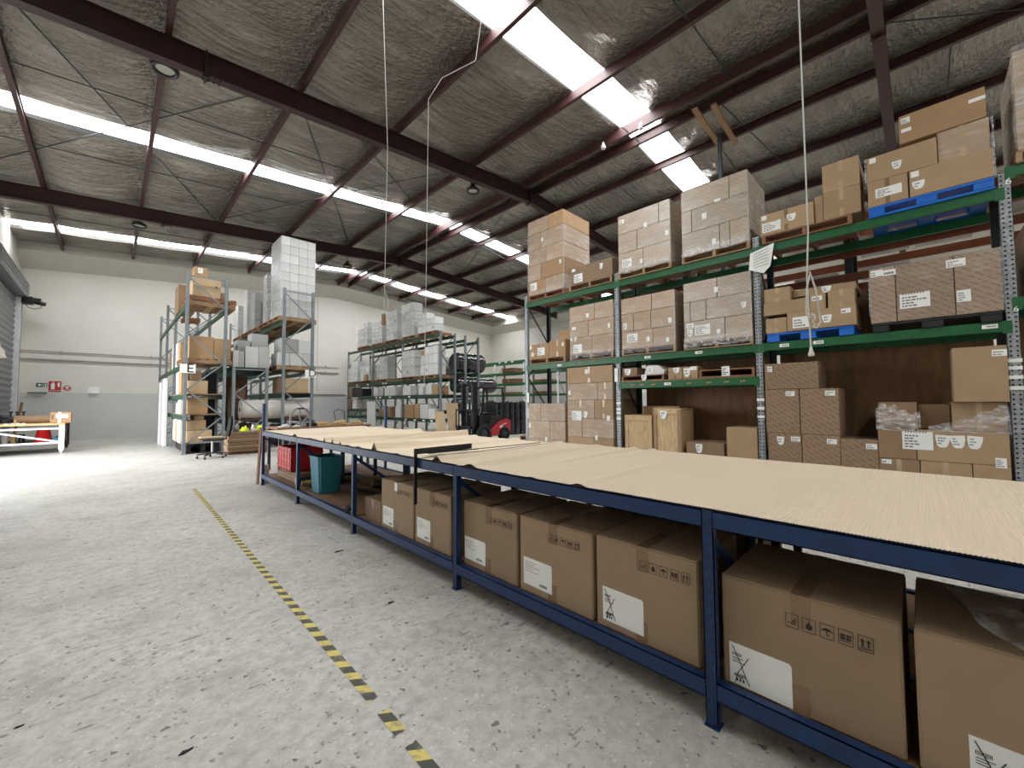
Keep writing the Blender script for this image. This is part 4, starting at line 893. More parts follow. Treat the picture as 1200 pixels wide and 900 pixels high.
c = carton('low brown carton with a white tag in the centre bay floor', X0+.03, 8.3, 2.47, 3.12, .0, .61, 'card_dark'); paper_x(c, X0+.028, 2.95, .58, .12, .16, 3)
carton('plain brown carton on the floor left of the third post, open flap on top', X0+.03, 8.25, 1.945, 2.42, 0, .905, 'card', False)
W10 = 'slanted-print stack right of the third post'
PL = dict(mat='print', tape=False, group='slanted-print cartons')
for y0, y1, z0, z1, lb, lab in ((1.335, 1.785, .06, .842, 'lower left slanted-print carton, round tag and label', (1.47, .80)), (.865, 1.325, .06, .842, 'lower middle slanted-print carton right of the third post', (1.02, .79)), (.45, .86, .06, .80, 'lowest right slanted-print carton standing alone', (.58, .75)),
                            (1.345, 1.80, .846, 1.545, 'upper left slanted-print carton under the long one', (1.52, 1.51)), (.86, 1.335, .846, 1.545, 'upper right slanted-print carton, second row', (1.02, 1.51)), (1.09, 1.80, 1.549, 1.96, 'long slanted-print carton topmost by the third post', (1.765, 1.92))):
    c = carton(lb+(' of the print stack' if len(lb.split()) < 5 else ''), X0, 8.35, y0, y1, z0, z1, **PL); lab_on(c, lab[0], lab[1], .12 if z1 < 1.9 else .07, .075 if z1 < 1.9 else .09, 2)
    if lb.startswith('lower left'): lab_on(c, 1.66, .79, .1, .13, 2)
g = G(); g.box(X0+.02, .44, .0, 8.3, 1.8, .058); top('timber_dunnage', 'flat timber board under the slanted-print cartons', 'timber', g, M['wood'])
pallet(8.205, -.14, 0, 'pallet on the floor under the cartons with torn film')
W11 = 'torn-film floor pallet'
L = load(W11, X0, 1.05, .45, -.725, .145, [(.42, [.55, .62, .42]), (.40, [.48, 1])], None, mats=['card_dark', 'card'], tape=.3)
lab_on(L[4], .205, .945, .29, .24, 5, True)
for q, rr_ in ((-.105, .05), (-.237, -.05), (-.378, .1)): lab_on(L[4], q, .91, .13, .16, 3, rot=rr_)
lab_on(L[4], -.60, .66, .09, .12, 4); lab_on(L[0], .42, .55, .1, .06, 1)
c = carton('brown carton at the left end of the torn-film pallet top', X0+.15, 8.5, .05, .44, .969, 1.33, 'card_dark', True); carton('brown carton at the right end of the torn-film pallet top, under the big one', X0+.1, 8.5, -.73, -.27, .969, 1.33, 'card', True, None, .006, 'carton', 'tape_clear')
carton('dark brown carton in the shade between the two on the torn-film pallet', X0+.35, 8.5, -.262, .04, .969, 1.3, 'card_dark', False)
c = carton('big square brown carton topmost on the torn-film pallet', X0, 8.15, -.742, -.29, 1.334, 2.02, 'card', False); lab_on(c, -.62, 1.97, .12, .08, 2)
for (ya, yb, lb) in ((.46, .02, 'torn clear film bunched at the left of the torn-film pallet'), (-.05, -.735, 'torn clear film swept up to the right of the torn-film pallet')):
    g = G()
    def fn(u, v, ya=ya, yb=yb):
        y = ya+(yb-ya)*u; up_ = .36*(u if yb < -.5 else 1-.3*u); z = .95+.06*v+up_*v*(.7+.4*noise.noise(Vector((u*5, 3, ya))))
        return (X0-.03-.05*abs(noise.noise(Vector((y*8, z*9, 2))))+.1*v*v, y, z+.02*noise.noise(Vector((y*11, v*6, 5))))
    g.grid(fn, 26, 14); top('stretch_film', lb, 'stretch film', g, M['film_white'])
g = G(); n = 10; g.add([(7.6, 1.95, 3.84), (7.6, 1.60, 3.93), (7.59, 1.66, 3.56), (7.58, 1.95-.19, 3.46), (7.58, 1.97, 3.56)], [(0, 1, 2, 3, 4)]); g.add([(7.603, 1.95, 3.84), (7.603, 1.60, 3.93), (7.593, 1.66, 3.56), (7.583, 1.76, 3.46), (7.583, 1.97, 3.56)], [(4, 3, 2, 1, 0)])
t = top('rack_sign', 'tilted white paper sign hanging on the third rack post', 'sign', g, M['paper'])
g = G()
for k in range(6): g.beam((7.583, 1.9-.02*0, 3.80-.045*k), (7.583, 1.68, 3.858-.05*k), .002, .007)
part('print', t, g, M['ink_grey'])
g = G(); g.box(7.64, 4.52, 1.78, 7.645, 4.6, 2.07); top('paper_tag', 'white tag tied to the second rack post under the middle beam', 'tag', g, M['paper'])
for i, (y, z) in enumerate(((7.14, 1.5), (7.12, 1.1))): g = G(); g.box(7.655, y-.03, z-.15, 7.66, y+.04, z+.1); top('paper_tag', ('upper', 'lower')[i]+' white paper tag on the far end rack post', 'tag', g, M['paper'])
# ---------------------------------------------------------------- orange rack back to back with the green one
orr = rack('orange-beamed pallet rack standing behind the green one', 8.90, 9.75, [6.3, 3.55, .8, -1.95], [(b, z) for b in range(3) for z in (3.45, 3.86, 4.45)], 4.6, 'dark_steel', 'orange', 'dark_steel', 'dark_steel', [(.2, 1.5), (-1.5, 2.8)])
for y0, z0, lb in ((.95, 4.518, 'white long box on the top orange beam seen under the blue pallet'), (-.6, 3.93, 'white long box on the middle orange beam, right end'), (.1, 3.93, 'white long box on the middle orange beam, centre'), (1.0, 3.518, 'white long box on the lowest orange beam, left end'), (.1, 3.518, 'white long box on the lowest orange beam, right end')):
    g = G(); g.box(8.95, y0-.05, z0, 9.6, y0+.58, z0+(.12 if z0 > 4 else .07), .004); top('long_box', lb, 'box', g, M['white_card'], 'white boxes on the orange rack')
L = load('stack on the orange rack floor', 9.1, .6, 5.9, 4.6, 2.6, [(.4, [1])], 'card', tape=0) if False else []
# ---------------------------------------------------------------- grey racks E and D at the back left
EPAT = [(.25, 1.0), (-1.0, 1.75), (1.75, 2.5), (-2.5, 3.3), (3.3, 4.1), (-4.1, 4.85)]
EY = [14.05, 16.75, 19.45, 22.15]
def grey_frame_rack(label, xa, xb, ztop, levels, pat, ys=EY):
    t = rack(label, xa, xb, ys, levels, ztop, 'grey_steel', 'dark_green', 'grey_steel', 'grey_steel', pat)
    for y in ys:
        for z in ((.3, ztop-.1) if ztop > 3 else (.3, ztop-.05)): g = G(); g.beam((xa+.03, y, z), (xb-.03, y, z), .02, .035); part('brace', t, g, M['grey_steel'])
    return t
rE = grey_frame_rack('tall grey-posted rack with the E sign on its end', 1.43, 2.31, 5.0, [(b, z) for b in range(3) for z in (1.0, 1.56, 2.42, 4.05)], EPAT)
rM = grey_frame_rack('low grey-posted rack between the E and D racks', 2.53, 3.38, 2.427, [(b, z) for b in range(3) for z in (.8, 2.36)], [(.25, .95), (-.95, 1.65), (1.65, 2.35)])
rD = grey_frame_rack('tall grey-posted rack with the D sign on its end', 3.83, 4.68, 5.02, [(b, z) for b in range(3) for z in (.8, 1.62, 2.36, 3.93)], EPAT)
def letter_sign(ch, x, z, label):
    t = thing('letter_sign', label, 'sign', (x, 14.0, z), 'rack letter signs'); s = .17
    g = G(); g.box(x-s, 13.985, z-s*.72, x+s, 13.992, z+s*.72); part('sign_board', t, g, M['paper'])
    text(ch, .34, face_y(t, x+.05, 13.983, z) @ Matrix.Rotation(0, 4, 'Z'), t, M['ink'], 'letter', .002)
    g = G(); g.box(x-s, 13.992, z-.02, x+s, 13.997, z+.02); part('bracket', t, g, M['grey_steel']); return t
letter_sign('E', 1.47, 2.33, 'white sign with a black letter E on the left rack post')
letter_sign('D', 4.62, 2.33, 'white sign with a black letter D on the right-hand rack post')
def paper_y(t, x0, zt, w, h, y, n=3):
    g = G(); g.box(x0, y-.0016, zt-h, x0+w, y-.0004, zt); p = part('shipping_label', t, g, M['paper'])
    g = G()
    for k in range(n): g.box(x0+w*.1, y-.0024, zt-h*(.25+.6*k/n)-h*.06, x0+w*(.5+.35*R.random()), y-.0016, zt-h*(.25+.6*k/n))
    if n: part('print', p, g, M['ink_grey'])
def cart_y(label, x0, x1, z0, z1, y0=14.12, dy=.9, mat='card', tape=False, group=None, b=.006):
    t = thing('carton', label, 'carton', ((x0+x1)/2, y0+dy/2, z0), group)
    g = G(); g.box(x0, y0, z0+.001, x1, y0+dy, z1-.006, b); part('box_body', t, g, M[mat])
    if tape: xm = (x0+x1)/2; g = G(); g.box(xm-.03, y0-.0012, z0+.001, xm+.03, y0+.001, z1); part('tape_strip', t, g, M['tape_clear'])
    return t
# top of rack E
pallet(1.98, 14.72, 4.116, 'lower of two pallets on top of rack E'); pallet(2.0, 14.74, 4.258, 'upper of two pallets on top of rack E, under the tan crate', PAL2)
c = cart_y('big tan case with a dark mark high on rack E', 1.55, 2.20, 4.40, 4.93, 14.2, .9, 'card_pale'); g = G(); g.box(2.06, 14.197, 4.70, 2.12, 14.2-.0005, 4.74); part('dark_mark', c, g, M['ink_brown'])
c = cart_y('small brown carton with a white label topmost on rack E', 1.58, 1.88, 4.93, 5.24, 14.22, .5, 'card_warm'); paper_y(c, 1.66, 5.2, .11, .14, 14.22)
cart_y('little brown carton on the pallet edge right of the tan case on rack E', 2.215, 2.40, 4.40, 4.60, 14.25, .3, 'card_warm')
cart_y('dark brown carton left of the tan case on rack E, set back', 1.36, 1.75, 4.116, 4.95, 15.5, .8, 'card_dark'); 
pallet(1.87, 17.4, 4.116, 'pallet farther back on top of rack E', PAL2, 'wooden pallets', .4, .5)
# middle of rack E
pallet(1.92, 14.72, 2.487, 'pallet on the middle level of rack E')
c = cart_y('wide brown carton on the middle level of rack E, left', 1.5, 2.06, 2.63, 3.27, 14.16, 1.0, 'card_warm'); cart_y('brown carton on the middle level of rack E, right', 2.07, 2.46, 2.63, 3.24, 14.16, 1.0, 'card_warm')
for k, (y0, z1, m_) in enumerate(((15.35, 3.2, 'card'), (15.9, 3.25, 'white_card'), (17.0, 3.3, 'white_card'), (17.7, 3.1, 'card_dark'))):
    cart_y(['brown carton behind the wide one, middle level of rack E', 'first white carton along the middle level of rack E', 'second white carton along the middle level of rack E', 'dull carton far along the middle level of rack E'][k], 1.42, 2.2, 2.488, z1, y0, .52, m_)
# lower shelves of rack E
for z, nm in ((.27, 'bottom'), (1.066, 'second'), (1.626, 'third')):
    g = G(); g.box(1.40, 14.12, z, 2.34, 16.68, z+.02); o = top('shelf_board', nm+' timber shelf board in the first bay of rack E', 'shelf', g, M['wood'])
g = G()
for x, q in ((1.55, 'left'), (1.87, 'middle'), (2.2, 'right')): g = G(); g.box(x-.05, 14.17, .0, x+.05, 16.6, .268); top('timber_bearer', q+' dark timber bearer on the floor under rack E', 'timber', g, M['black_plastic'], 'bearers under rack E')
LOWS = [(1.5, 2.07, .292, .64, 'card_pale', 'pale box on the bottom shelf of rack E'), (1.5, 1.93, .642, .92, 'card', 'brown carton on the pale box, bottom shelf of rack E'), (1.66, 1.88, .922, 1.05, 'card_dark', 'small carton squeezed under the second shelf of rack E'),
        (1.5, 1.96, 1.09, 1.55, 'card_warm', 'brown carton on the second shelf of rack E'), (1.5, 1.95, 1.65, 2.02, 'card_pale', 'pale carton on the third shelf of rack E'), (1.55, 1.80, 2.022, 2.28, 'card_dark', 'dark carton on the pale one, third shelf of rack E')]
for a, b_, z0, z1, m_, lb in LOWS: cart_y(lb, a, b_, z0, z1, 14.2, .8, m_)
for k, (z0, z1, y0, m_, lb) in enumerate(((.292, .925, 14.25, 'cloth_white', 'front white paper sack on the bottom shelf of rack E'), (.292, .9, 14.75, 'card_warm', 'pinkish brown sack on the bottom shelf of rack E'), (.292, .925, 15.3, 'cloth_white', 'rear white paper sack on the bottom shelf of rack E'), (1.09, 1.48, 14.3, 'cloth_white', 'front white packet on the second shelf of rack E'), (1.09, 1.4, 14.7, 'cloth_white', 'rear white packet on the second shelf of rack E'),
                                 (1.65, 2.3, 14.25, 'card_warm', 'upright brown packet on the third shelf of rack E'), (1.65, 2.28, 14.8, 'cloth_white', 'upright white packet on the third shelf of rack E'))):
    g = G(); g.box(1.34, y0, z0, 1.47, y0+.4, z1, .03); top('paper_sack', lb, 'sack', g, M[m_], 'packets on the left side of rack E')
for k, (x, z0, z1) in enumerate(((1.28, 0, 2.2), (1.22, 0, 2.1))):
    g = G(); g.box(x-.06, 17.2+.6*k, z0, x+.05, 17.7+.6*k, z1, .02); top('wrapped_board', ('front', 'rear')[k]+' tall white wrapped boards leaning along rack E', 'boards', g, M['white_card'], 'white wrapped boards beside rack E')
# low rack and D rack loads
g = G(); g.box(2.5, 14.1, 2.428, 3.42, 22.0, 2.445); top('deck_sheet', 'dark green steel deck on top of the low rack', 'shelf', g, M['dark_green'])
for k, (a, b_, z1, y0, m_) in enumerate(((2.54, 2.68, 2.95, 14.25, 'white_card'), (2.69, 2.83, 2.94, 14.3, 'grey_card'), (2.76, 3.10, 3.35, 14.9, 'grey_card'), (3.14, 3.60, 3.60, 14.9, 'grey_card'), (2.86, 3.2, 3.1, 14.3, 'white_card'), (3.21, 3.5, 3.12, 14.28, 'grey_card'))):
    cart_y(['small white carton at the left end of the grey cartons', 'narrow grey carton at the left end of the low rack top', 'tall grey carton behind the narrow ones on the low rack', 'tallest grey carton on the low rack top', 'white carton in front of the tall grey ones', 'grey carton right of the white one on the low rack'][k], a, b_, 2.447, z1, y0, .55, m_)
p = pallet(4.25, 14.72, 2.427, 'pallet on the middle level of rack D')
for k, (a, b_, z0, z1, m_) in enumerate(((3.72, 4.05, 2.569, 2.98, 'white_card'), (4.06, 4.42, 2.569, 2.98, 'white_card'), (4.43, 4.80, 2.569, 2.98, 'white_card'), (3.8, 4.3, 2.982, 3.45, 'grey_card'), (4.31, 4.82, 2.982, 3.43, 'white_card'))):
    cart_y(['bottom left white carton on the middle level of rack D', 'bottom middle white carton on the middle level of rack D', 'bottom right white carton on the middle level of rack D', 'upper left grey carton on the middle level of rack D', 'upper right white carton on the middle level of rack D'][k], a, b_, z0, z1, 14.2, .8, m_)
g = G(); g.box(3.80, 14.12, 1.687, 4.70, 16.68, 1.70); top('shelf_board', 'timber shelf board under the brown case in rack D', 'shelf', g, M['wood_red'])
g = G(); g.box(2.50, 14.12, .867, 3.41, 16.68, .879); top('shelf_board', 'dark timber shelf board in the low rack', 'shelf', g, M['wood_red'])
cart_y('wide tan case on the shelf under the D sign', 3.95, 4.62, 1.702, 2.17, 14.2, .8, 'card_pale'); cart_y('dark carton left of the tan case inside rack D', 3.8, 3.94, 1.702, 2.15, 14.3, .8, 'card_dark')
for k, (a, b_, z0, z1) in enumerate(((2.6, 3.3, .88, 1.5), (2.6, 3.0, 1.502, 1.85), (2.6, 3.3, .30, .73))): cart_y(['dark carton on the shelf of the low rack', 'dark carton on top in the low rack', 'dark carton at the bottom of the low rack'][k], a, b_, z0 if k < 2 else 0.0, z1, 14.9, .8, 'card_dark')
t = thing('roll', 'long white roll lying across the low rack and rack D', 'roll', (3.7, 14.46, .884), 'white roll in the grey racks'); g = G(); g.tube([(2.78, 14.46, 1.182), (4.72, 14.46, 1.182)], .298, 32); part('roll_body', t, g, M['cloth_white'])
g = G(); g.tube([(2.765, 14.46, 1.182), (2.779, 14.46, 1.182)], .07, 14); part('core', t, g, M['card_dark'])
for x0, x1, y0, z0, z1, lb in ((1.99, 2.28, 15.2, 1.087, 1.5, 'black tub on the second shelf of rack E'), (1.95, 2.28, 15.2, .291, .98, 'black bin on the bottom shelf of rack E'), (2.0, 2.28, 15.0, 1.647, 2.3, 'black bin on the third shelf of rack E'),
                         (3.9, 4.6, 15.0, .0, .66, 'dark chest at the bottom of rack D'), (3.9, 4.6, 15.2, .88, 1.5, 'dark chest on the low beams of rack D')):
    if z0 > .7 and x0 > 3: g = G(); g.box(3.80, 14.12, .867, 4.70, 16.68, .879); top('shelf_board', 'lowest timber shelf board in rack D', 'shelf', g, M['wood_red']); z0 = .88
    g = G(); g.box(x0, y0, z0, x1, y0+.8, z1, .02); top('dark_bin', lb, 'bin', g, M['black_plastic'], 'dark bins in the grey racks')
for k, (x, y) in enumerate(((2.60, 15.9), (2.95, 16.0))): g = G(); g.box(x, y, .88, x+.33, y+.05, 2.25, .006); top('stored_board', ('left', 'right')[k]+' dark board standing inside the low rack', 'board', g, M['card_dark'], 'dark boards in the low rack')
# tall white stack on rack D
pallet(4.26, 14.75, 3.997, 'pallet under the tall white stack on rack D'); 
WS = 'tall white D stack'; zz0 = 4.14; hh = .29
for r in range(9):
    for c_ in range(4):
        x0 = 3.76+.26*c_; cart_y(f'white carton, {ORD[c_]} from left in {rowname(r, 9)} of the {WS}', x0+R.uniform(0, .004), x0+.257, zz0+hh*r, zz0+hh*(r+1), 14.22, .38, 'white_wrap', False, 'white cartons of the stack on rack D', .005)
    for c_ in range(2):
        cart_y(f'left-flank white carton, {rowname(r, 9)}, {ORD[c_+1]} from front, {WS}', 3.76+R.uniform(0, .004), 4.2, zz0+hh*r, zz0+hh*(r+1), 14.606+.386*c_, .38, 'white_wrap', False, 'white cartons of the stack on rack D', .005)
for k, (s, lb) in enumerate(((1, 'loose clear film down the left corner of the tall white stack'),)):
    g = G(); g.grid(lambda u, v: (3.745-.05*abs(noise.noise(Vector((u*9, v*3, 1))))-.01*v, 14.22+.8*v, 4.2+2.45*u), 34, 12); top('stretch_film', lb, 'stretch film', g, M['film_white'])
# stacks behind it along rack D and the low rack
pallet(4.26, 15.97, 3.997, 'pallet behind the tall white stack on rack D', PAL2); pallet(4.26, 17.45, 3.997, 'third pallet along the top of rack D'); pallet(4.26, 18.66, 3.997, 'fourth pallet along the top of rack D', PAL2); pallet(4.26, 20.2, 3.997, 'farthest pallet along the top of rack D')
def block_y(where, x0, nx, wx, z0, nz, hz, y0, dy, mat, col):
    for r in range(nz):
        for c_ in range(nx):
            cart_y(f'{col} carton, {colname(c_, nx)+" in " if nx > 1 else ""}{rowname(r, nz)} of the {where}', x0+wx*c_+.002, x0+wx*(c_+1)-.002, z0+hz*r, z0+hz*(r+1), y0, dy, mat, False, 'cartons: '+where, .005)
block_y('filmed stack behind D stack', 3.74, 2, .36, 4.14, 5, .34, 15.75, .5, 'white_wrap', 'white')
g = G()
def fn(u, v): a = math.pi*(v*1.1-.1); e = .05*abs(noise.noise(Vector((u*8, v*6, 4)))); return (3.72-e-.01+(.9*max(0, v-.6)), 15.7-e+.75*min(v, .6)*0 , 4.2+1.75*u+.1*math.sin(v*8)*u)
g.grid(fn, 26, 14); top('stretch_film', 'bunched milky film over the stack behind the tall white one', 'stretch film', g, M['film_white'])
block_y('grey stack atop rack D', 3.72, 2, .36, 4.14, 4, .34, 17.3, .6, 'grey_card', 'grey')
block_y('far white stack, rack D', 3.72, 2, .36, 4.14, 5, .34, 18.5, .6, 'white_card', 'white')
block_y('farthest white stack, rack D', 3.72, 2, .36, 4.14, 4, .34, 20.1, .6, 'white_card', 'white')
# chair, flattened cartons and clutter in front
t = thing('office_chair', 'black office chair with a tan board on its seat beside rack E', 'chair', (1.87, 12.7, 0))
cx, cy = 1.87, 12.7
for k in range(5):
    a = 2*math.pi*k/5+.3; ex, ey = cx+.31*math.cos(a), cy+.31*math.sin(a); g = G(); g.beam((cx, cy, .14), (ex, ey, .09), .045, .03); l = part('leg', t, g, M['black_plastic'])
    g = G(); g.tube([(ex-.02, ey, .03), (ex+.02, ey, .03)], .03, 10); part('caster', l, g, M['black_plastic'])
g = G(); g.tube([(cx, cy, .1), (cx, cy, .44)], .028, 12); part('column', t, g, M['chrome'])
g = G(); g.box(cx-.25, cy-.24, .44, cx+.23, cy+.24, .51, .03); part('seat', t, g, M['black_plastic'])
g = G(); g.grid(lambda u, v: (cx+.27+.07*u*u+.05*math.sin(u*3), cy-.2*(1-.25*u*u)+.4*v*(1-.25*u*u)+.05*u*u*(.5-v), .52+.52*u), 10, 8)
n = len(g.v); g.grid(lambda u, v: (cx+.32+.07*u*u+.05*math.sin(u*3), cy-.2*(1-.25*u*u)+.4*v*(1-.25*u*u)+.05*u*u*(.5-v), .52+.52*u), 10, 8); part('backrest', t, g, M['black_plastic'])
g = G(); g.beam((cx+.05, cy, .46), (cx+.28, cy, .46), .05, .02); g.beam((cx+.28, cy, .45), (cx+.31, cy, .7), .05, .02); part('back_bar', t, g, M['black_plastic'])
g = G(); g.box(cx-.27, cy-.2, .512, cx+.2, cy+.2, .535, .004); top('board_offcut', 'tan board lying on the black chair seat', 'board', g, M['card_pale'])
p = pallet(2.72, 13.25, 0, 'low pallet under the flattened cardboard by the chair', PAL2, 'wooden pallets', .8, .3); p.scale[2] = .5
for k in range(6):
    j = R.uniform(-.02, .02); g = G(); g.box(2.24+j, 12.98+j, .072+.09*k, 3.2+j, 13.5+j, .072+.09*(k+1)-.003, .012); top('cardboard_bundle', f'bundle of flattened brown cardboard, {["lowest", "second lowest", "third from the bottom", "third from the top", "second highest", "topmost"][k]} beside the chair', 'cardboard', g, M['card_dark'], 'flattened cardboard bundles')
def lump(name, label, cat, c, r, mat, group=None, seed=0, sq=.6):
    g = G(); n, m_ = 16, 10; cx, cy, cz = c
    def fn(u, v):
        a = 2*math.pi*u; b_ = math.pi*v*.5; d = Vector((math.cos(a)*math.cos(b_), math.sin(a)*math.cos(b_), math.sin(b_))); k = 1+.55*noise.noise(d*2.3+Vector((seed, 0, 0)))+.2*noise.noise(d*6+Vector((0, seed, 0)))
        return (cx+d.x*r[0]*k, cy+d.y*r[1]*k, cz+d.z*r[2]*k)
    g.grid(fn, n, m_); return top(name, label, cat, g, mat, group)
zt = .612
lump('safety_vest', 'left fluoro yellow vest crumpled on the cardboard bundles', 'vest', (2.64, 13.15, zt), (.10, .12, .11), M['vest'], 'fluoro vests', 1)
lump('safety_vest', 'right fluoro yellow vest crumpled on the cardboard bundles', 'vest', (3.04, 13.2, zt), (.11, .12, .13), M['vest'], 'fluoro vests', 4)
lump('work_gloves', 'off-white gloves between the two fluoro vests', 'gloves', (2.84, 13.12, zt), (.05, .06, .17), M['cloth_white'], None, 7)
lump('dark_cloth', 'dark cloth bundle left of the fluoro vests', 'cloth', (2.40, 13.12, zt), (.09, .08, .07), M['black_plastic'], None, 9)
for k, (x, lb) in enumerate(((2.36, 'left grey spray bottle on the cardboard bundles'), (2.50, 'right grey spray bottle on the cardboard bundles'))):
    t = thing('spray_bottle', lb, 'bottle', (x, 13.3, zt), 'spray bottles'); g = G(); g.lathe([(0, 0), (.045, 0), (.05, .02), (.05, .14), (.02, .2), (.018, .22), (0, .22)], (x, 13.3, zt), 16); part('bottle_body', t, g, M['grey_plastic'])
    g = G(); g.box(x-.05, 13.29, zt+.221, x+.02, 13.31, zt+.26, .004); g.beam((x-.03, 13.3, zt+.225), (x-.05, 13.3, zt+.17), .012, .01); part('trigger_head', t, g, M['black_plastic'])
# chrome hand trolley and clutter just past the end of the bench
t = thing('hand_trolley', 'grey tubular hand trolley past the far end of the bench', 'trolley', (2.65, 8.5, 0))
for x in (2.44, 2.80): g = G(); g.tube([(x, 8.45, .12), (x, 8.45, .9), (x+.0, 8.45, 1.14), (x+(.06 if x < 2.6 else -.06), 8.45, 1.24), (x+(.12 if x < 2.6 else -.12), 8.45, 1.27)], .017, 10); part('frame_tube', t, g, M['grey_steel'])
g = G(); g.tube([(2.56, 8.45, 1.27), (2.68, 8.45, 1.27)], .017, 10); part('handle', t, g, M['black_plastic'])
for x in (2.6,): g = G(); g.tube([(x, 8.44, 1.25), (x, 8.43, 1.1), (x+.03, 8.45, .9), (x+.05, 8.45, .3)], .013, 8); part('middle_bar', t, g, M['grey_steel'])
for z in (.35, .7, 1.0): g = G(); g.tube([(2.44, 8.45, z), (2.80, 8.45, z)], .012, 8); part('cross_bar', t, g, M['grey_steel'])
g = G(); g.box(2.42, 8.2, .10, 2.84, 8.44, .115); part('toe_plate', t, g, M['grey_steel'])
for x in (2.38, 2.86): g = G(); g.lathe([(0, -.02), (.1, -.02), (.11, -.01), (.11, .01), (.1, .02), (0, .02)], (x, 8.5, .111), 20, 'x'); part('wheel', t, g, M['rubber'])
tb = thing('clutter_table', 'low dark table just past the far end of the bench', 'table', (3.1, 9.2, 0)); g = G(); g.box(2.3, 8.75, .86, 4.2, 9.6, .89, .004); part('table_top', tb, g, M['wood_red'])
for x in (2.36, 4.14):
    for y in (8.8, 9.54): g = G(); g.box(x-.025, y-.025, 0, x+.025, y+.025, .859); part('leg', tb, g, M['dark_steel'])
lump('black_bag', 'black tool bag beside the chrome trolley handle', 'bag', (2.95, 8.95, .891), (.13, .1, .13), M['black_plastic'], None, 3)
for k, (x, r, m_, lb) in enumerate(((2.50, .09, 'cloth_white', 'white crumpled rag on the clutter table, leftmost'), (2.72, .06, 'cloth_white', 'white crumpled rag on the clutter table behind the trolley'), (3.25, .13, 'straw', 'left heap of straw-coloured packing paper'), (3.62, .15, 'straw', 'middle heap of straw-coloured packing paper'), (3.98, .12, 'straw', 'right heap of straw-coloured packing paper'), (4.16, .04, 'cloth_white', 'small white scrap by the straw-coloured paper'))):
    lump('packing_paper', lb, 'paper', (x, 9.0, .891), (r*1.1, r, r*.62), M[m_], 'crumpled paper on the clutter table', 11+k)
# ---------------------------------------------------------------- green rack with white cartons, middle distance
MY = [14.0, 17.05, 20.1, 23.15]
mr = rack('green-beamed rack full of white cartons in the middle distance', 9.70, 10.43, MY, [(b, z) for b in range(3) for z in (.58, 1.62, 2.32, 4.18)] + [(2, .95)], 4.30, 'grey_steel', 'dark_green', 'grey_steel', 'dark_steel', [(.2, 1.0), (-1.0, 1.9), (1.9, 2.6), (-2.6, 3.4), (3.4, 4.2)])
mr2 = rack('second grey-posted rack behind the white carton rack, with black rolls', 11.0, 11.73, MY, [(b, z) for b in range(3) for z in (.9, 1.62, 2.6, 4.05)], 4.28, 'grey_steel', 'dark_green', 'grey_steel', 'dark_steel', [(.2, 1.0), (-1.0, 1.9), (1.9, 2.6), (-2.6, 3.4), (3.4, 4.2)])
for z, ys_ in ((1.62, (22.5, 22.2, 21.9, 19.6, 19.2, 18.2, 16.4)), (2.32, (21.9, 20.6, 18.9, 18.6, 15.6)), (.58, (16.7, 15.9, 15.2, 14.6))):
    for y in ys_: g = G(); g.box(9.653, y-.1, z-.035, 9.658, y+.1, z+.035); part('beam_label', mr, g, M['paper'])
def block_x(where, yl, n, wy, z0, rows, x0=9.60, dx=.42, mat='white_card', col='white', skip=()):
    for r, h in enumerate(rows):
        for c_ in range(n):
            if (r, c_) in skip: continue
            y1 = yl - wy*c_; cn = colname(c_, n)
            lb = f"{col} carton, {cn+' in ' if cn else ''}{rowname(r, len(rows))} of the {where}"; z = z0+sum(rows[:r])
            t = thing('carton', lb, 'carton', (x0+dx/2, y1-wy/2, z), 'cartons: '+where)
            g = G(); g.box(x0+R.uniform(0, .01), y1-wy+.007, z+.001, x0+dx, y1-.007, z+h-.008, .01); part('box_body', t, g, M[mat])
            if R.random() < .4: g = G(); g.box(x0-.0015+.0, y1-wy*.6, z+h*.3, x0+.0, y1-wy*.4, z+h*.62); part('printed_panel', t, g, M['ink_grey'] if R.random() < .3 else M['paper'])
# top level 4.245: pallets and stacks
for k, y in enumerate((21.2, 19.45, 18.0, 16.4, 15.0)): pallet(10.1, y, 4.247, f'pallet on top of the white carton rack, {["farthest", "second farthest", "middle", "second nearest", "nearest"][k]}', PAL if k % 2 else PAL2, 'wooden pallets', .88, .98)
ZT = 4.388
block_x('stepped far top stack', 21.75, 3, .38, ZT, [.33, .33, .33, .3], mat='white_wrap', skip={(3, 0), (2, 0), (3, 1)} - {(2, 0)})
block_x('wrapped long-box top stack', 20.05, 3, .37, ZT, [.19]*6, mat='white_wrap')
block_x('tall clean top stack', 18.5, 3, .36, ZT, [.36, .36, .36, .34], mat='white_card')
block_x('film-draped top stack', 16.97, 3, .36, ZT, [.37, .37, .37, .38], mat='white_wrap')
block_x('low near top stack', 15.6, 4, .34, ZT, [.3, .3, .28], mat='white_card', skip={(2, 2), (2, 3)})
for y0, y1, z1, lb in ((21.78, 20.6, 5.6, 'clear film over the stepped far stack'), (17.0, 15.95, 5.9, 'clear film draped over the white stack in mid rack top')):
    g = G(); g.grid(lambda u, v: (9.57-.06*abs(noise.noise(Vector((u*7, v*7, y0)))), y0+(y1-y0)*v, ZT+.1+(z1-ZT-.1)*u+.06*noise.noise(Vector((v*6, 1, y1)))*u), 24, 18); top('stretch_film', lb, 'stretch film', g, M['film_white'])
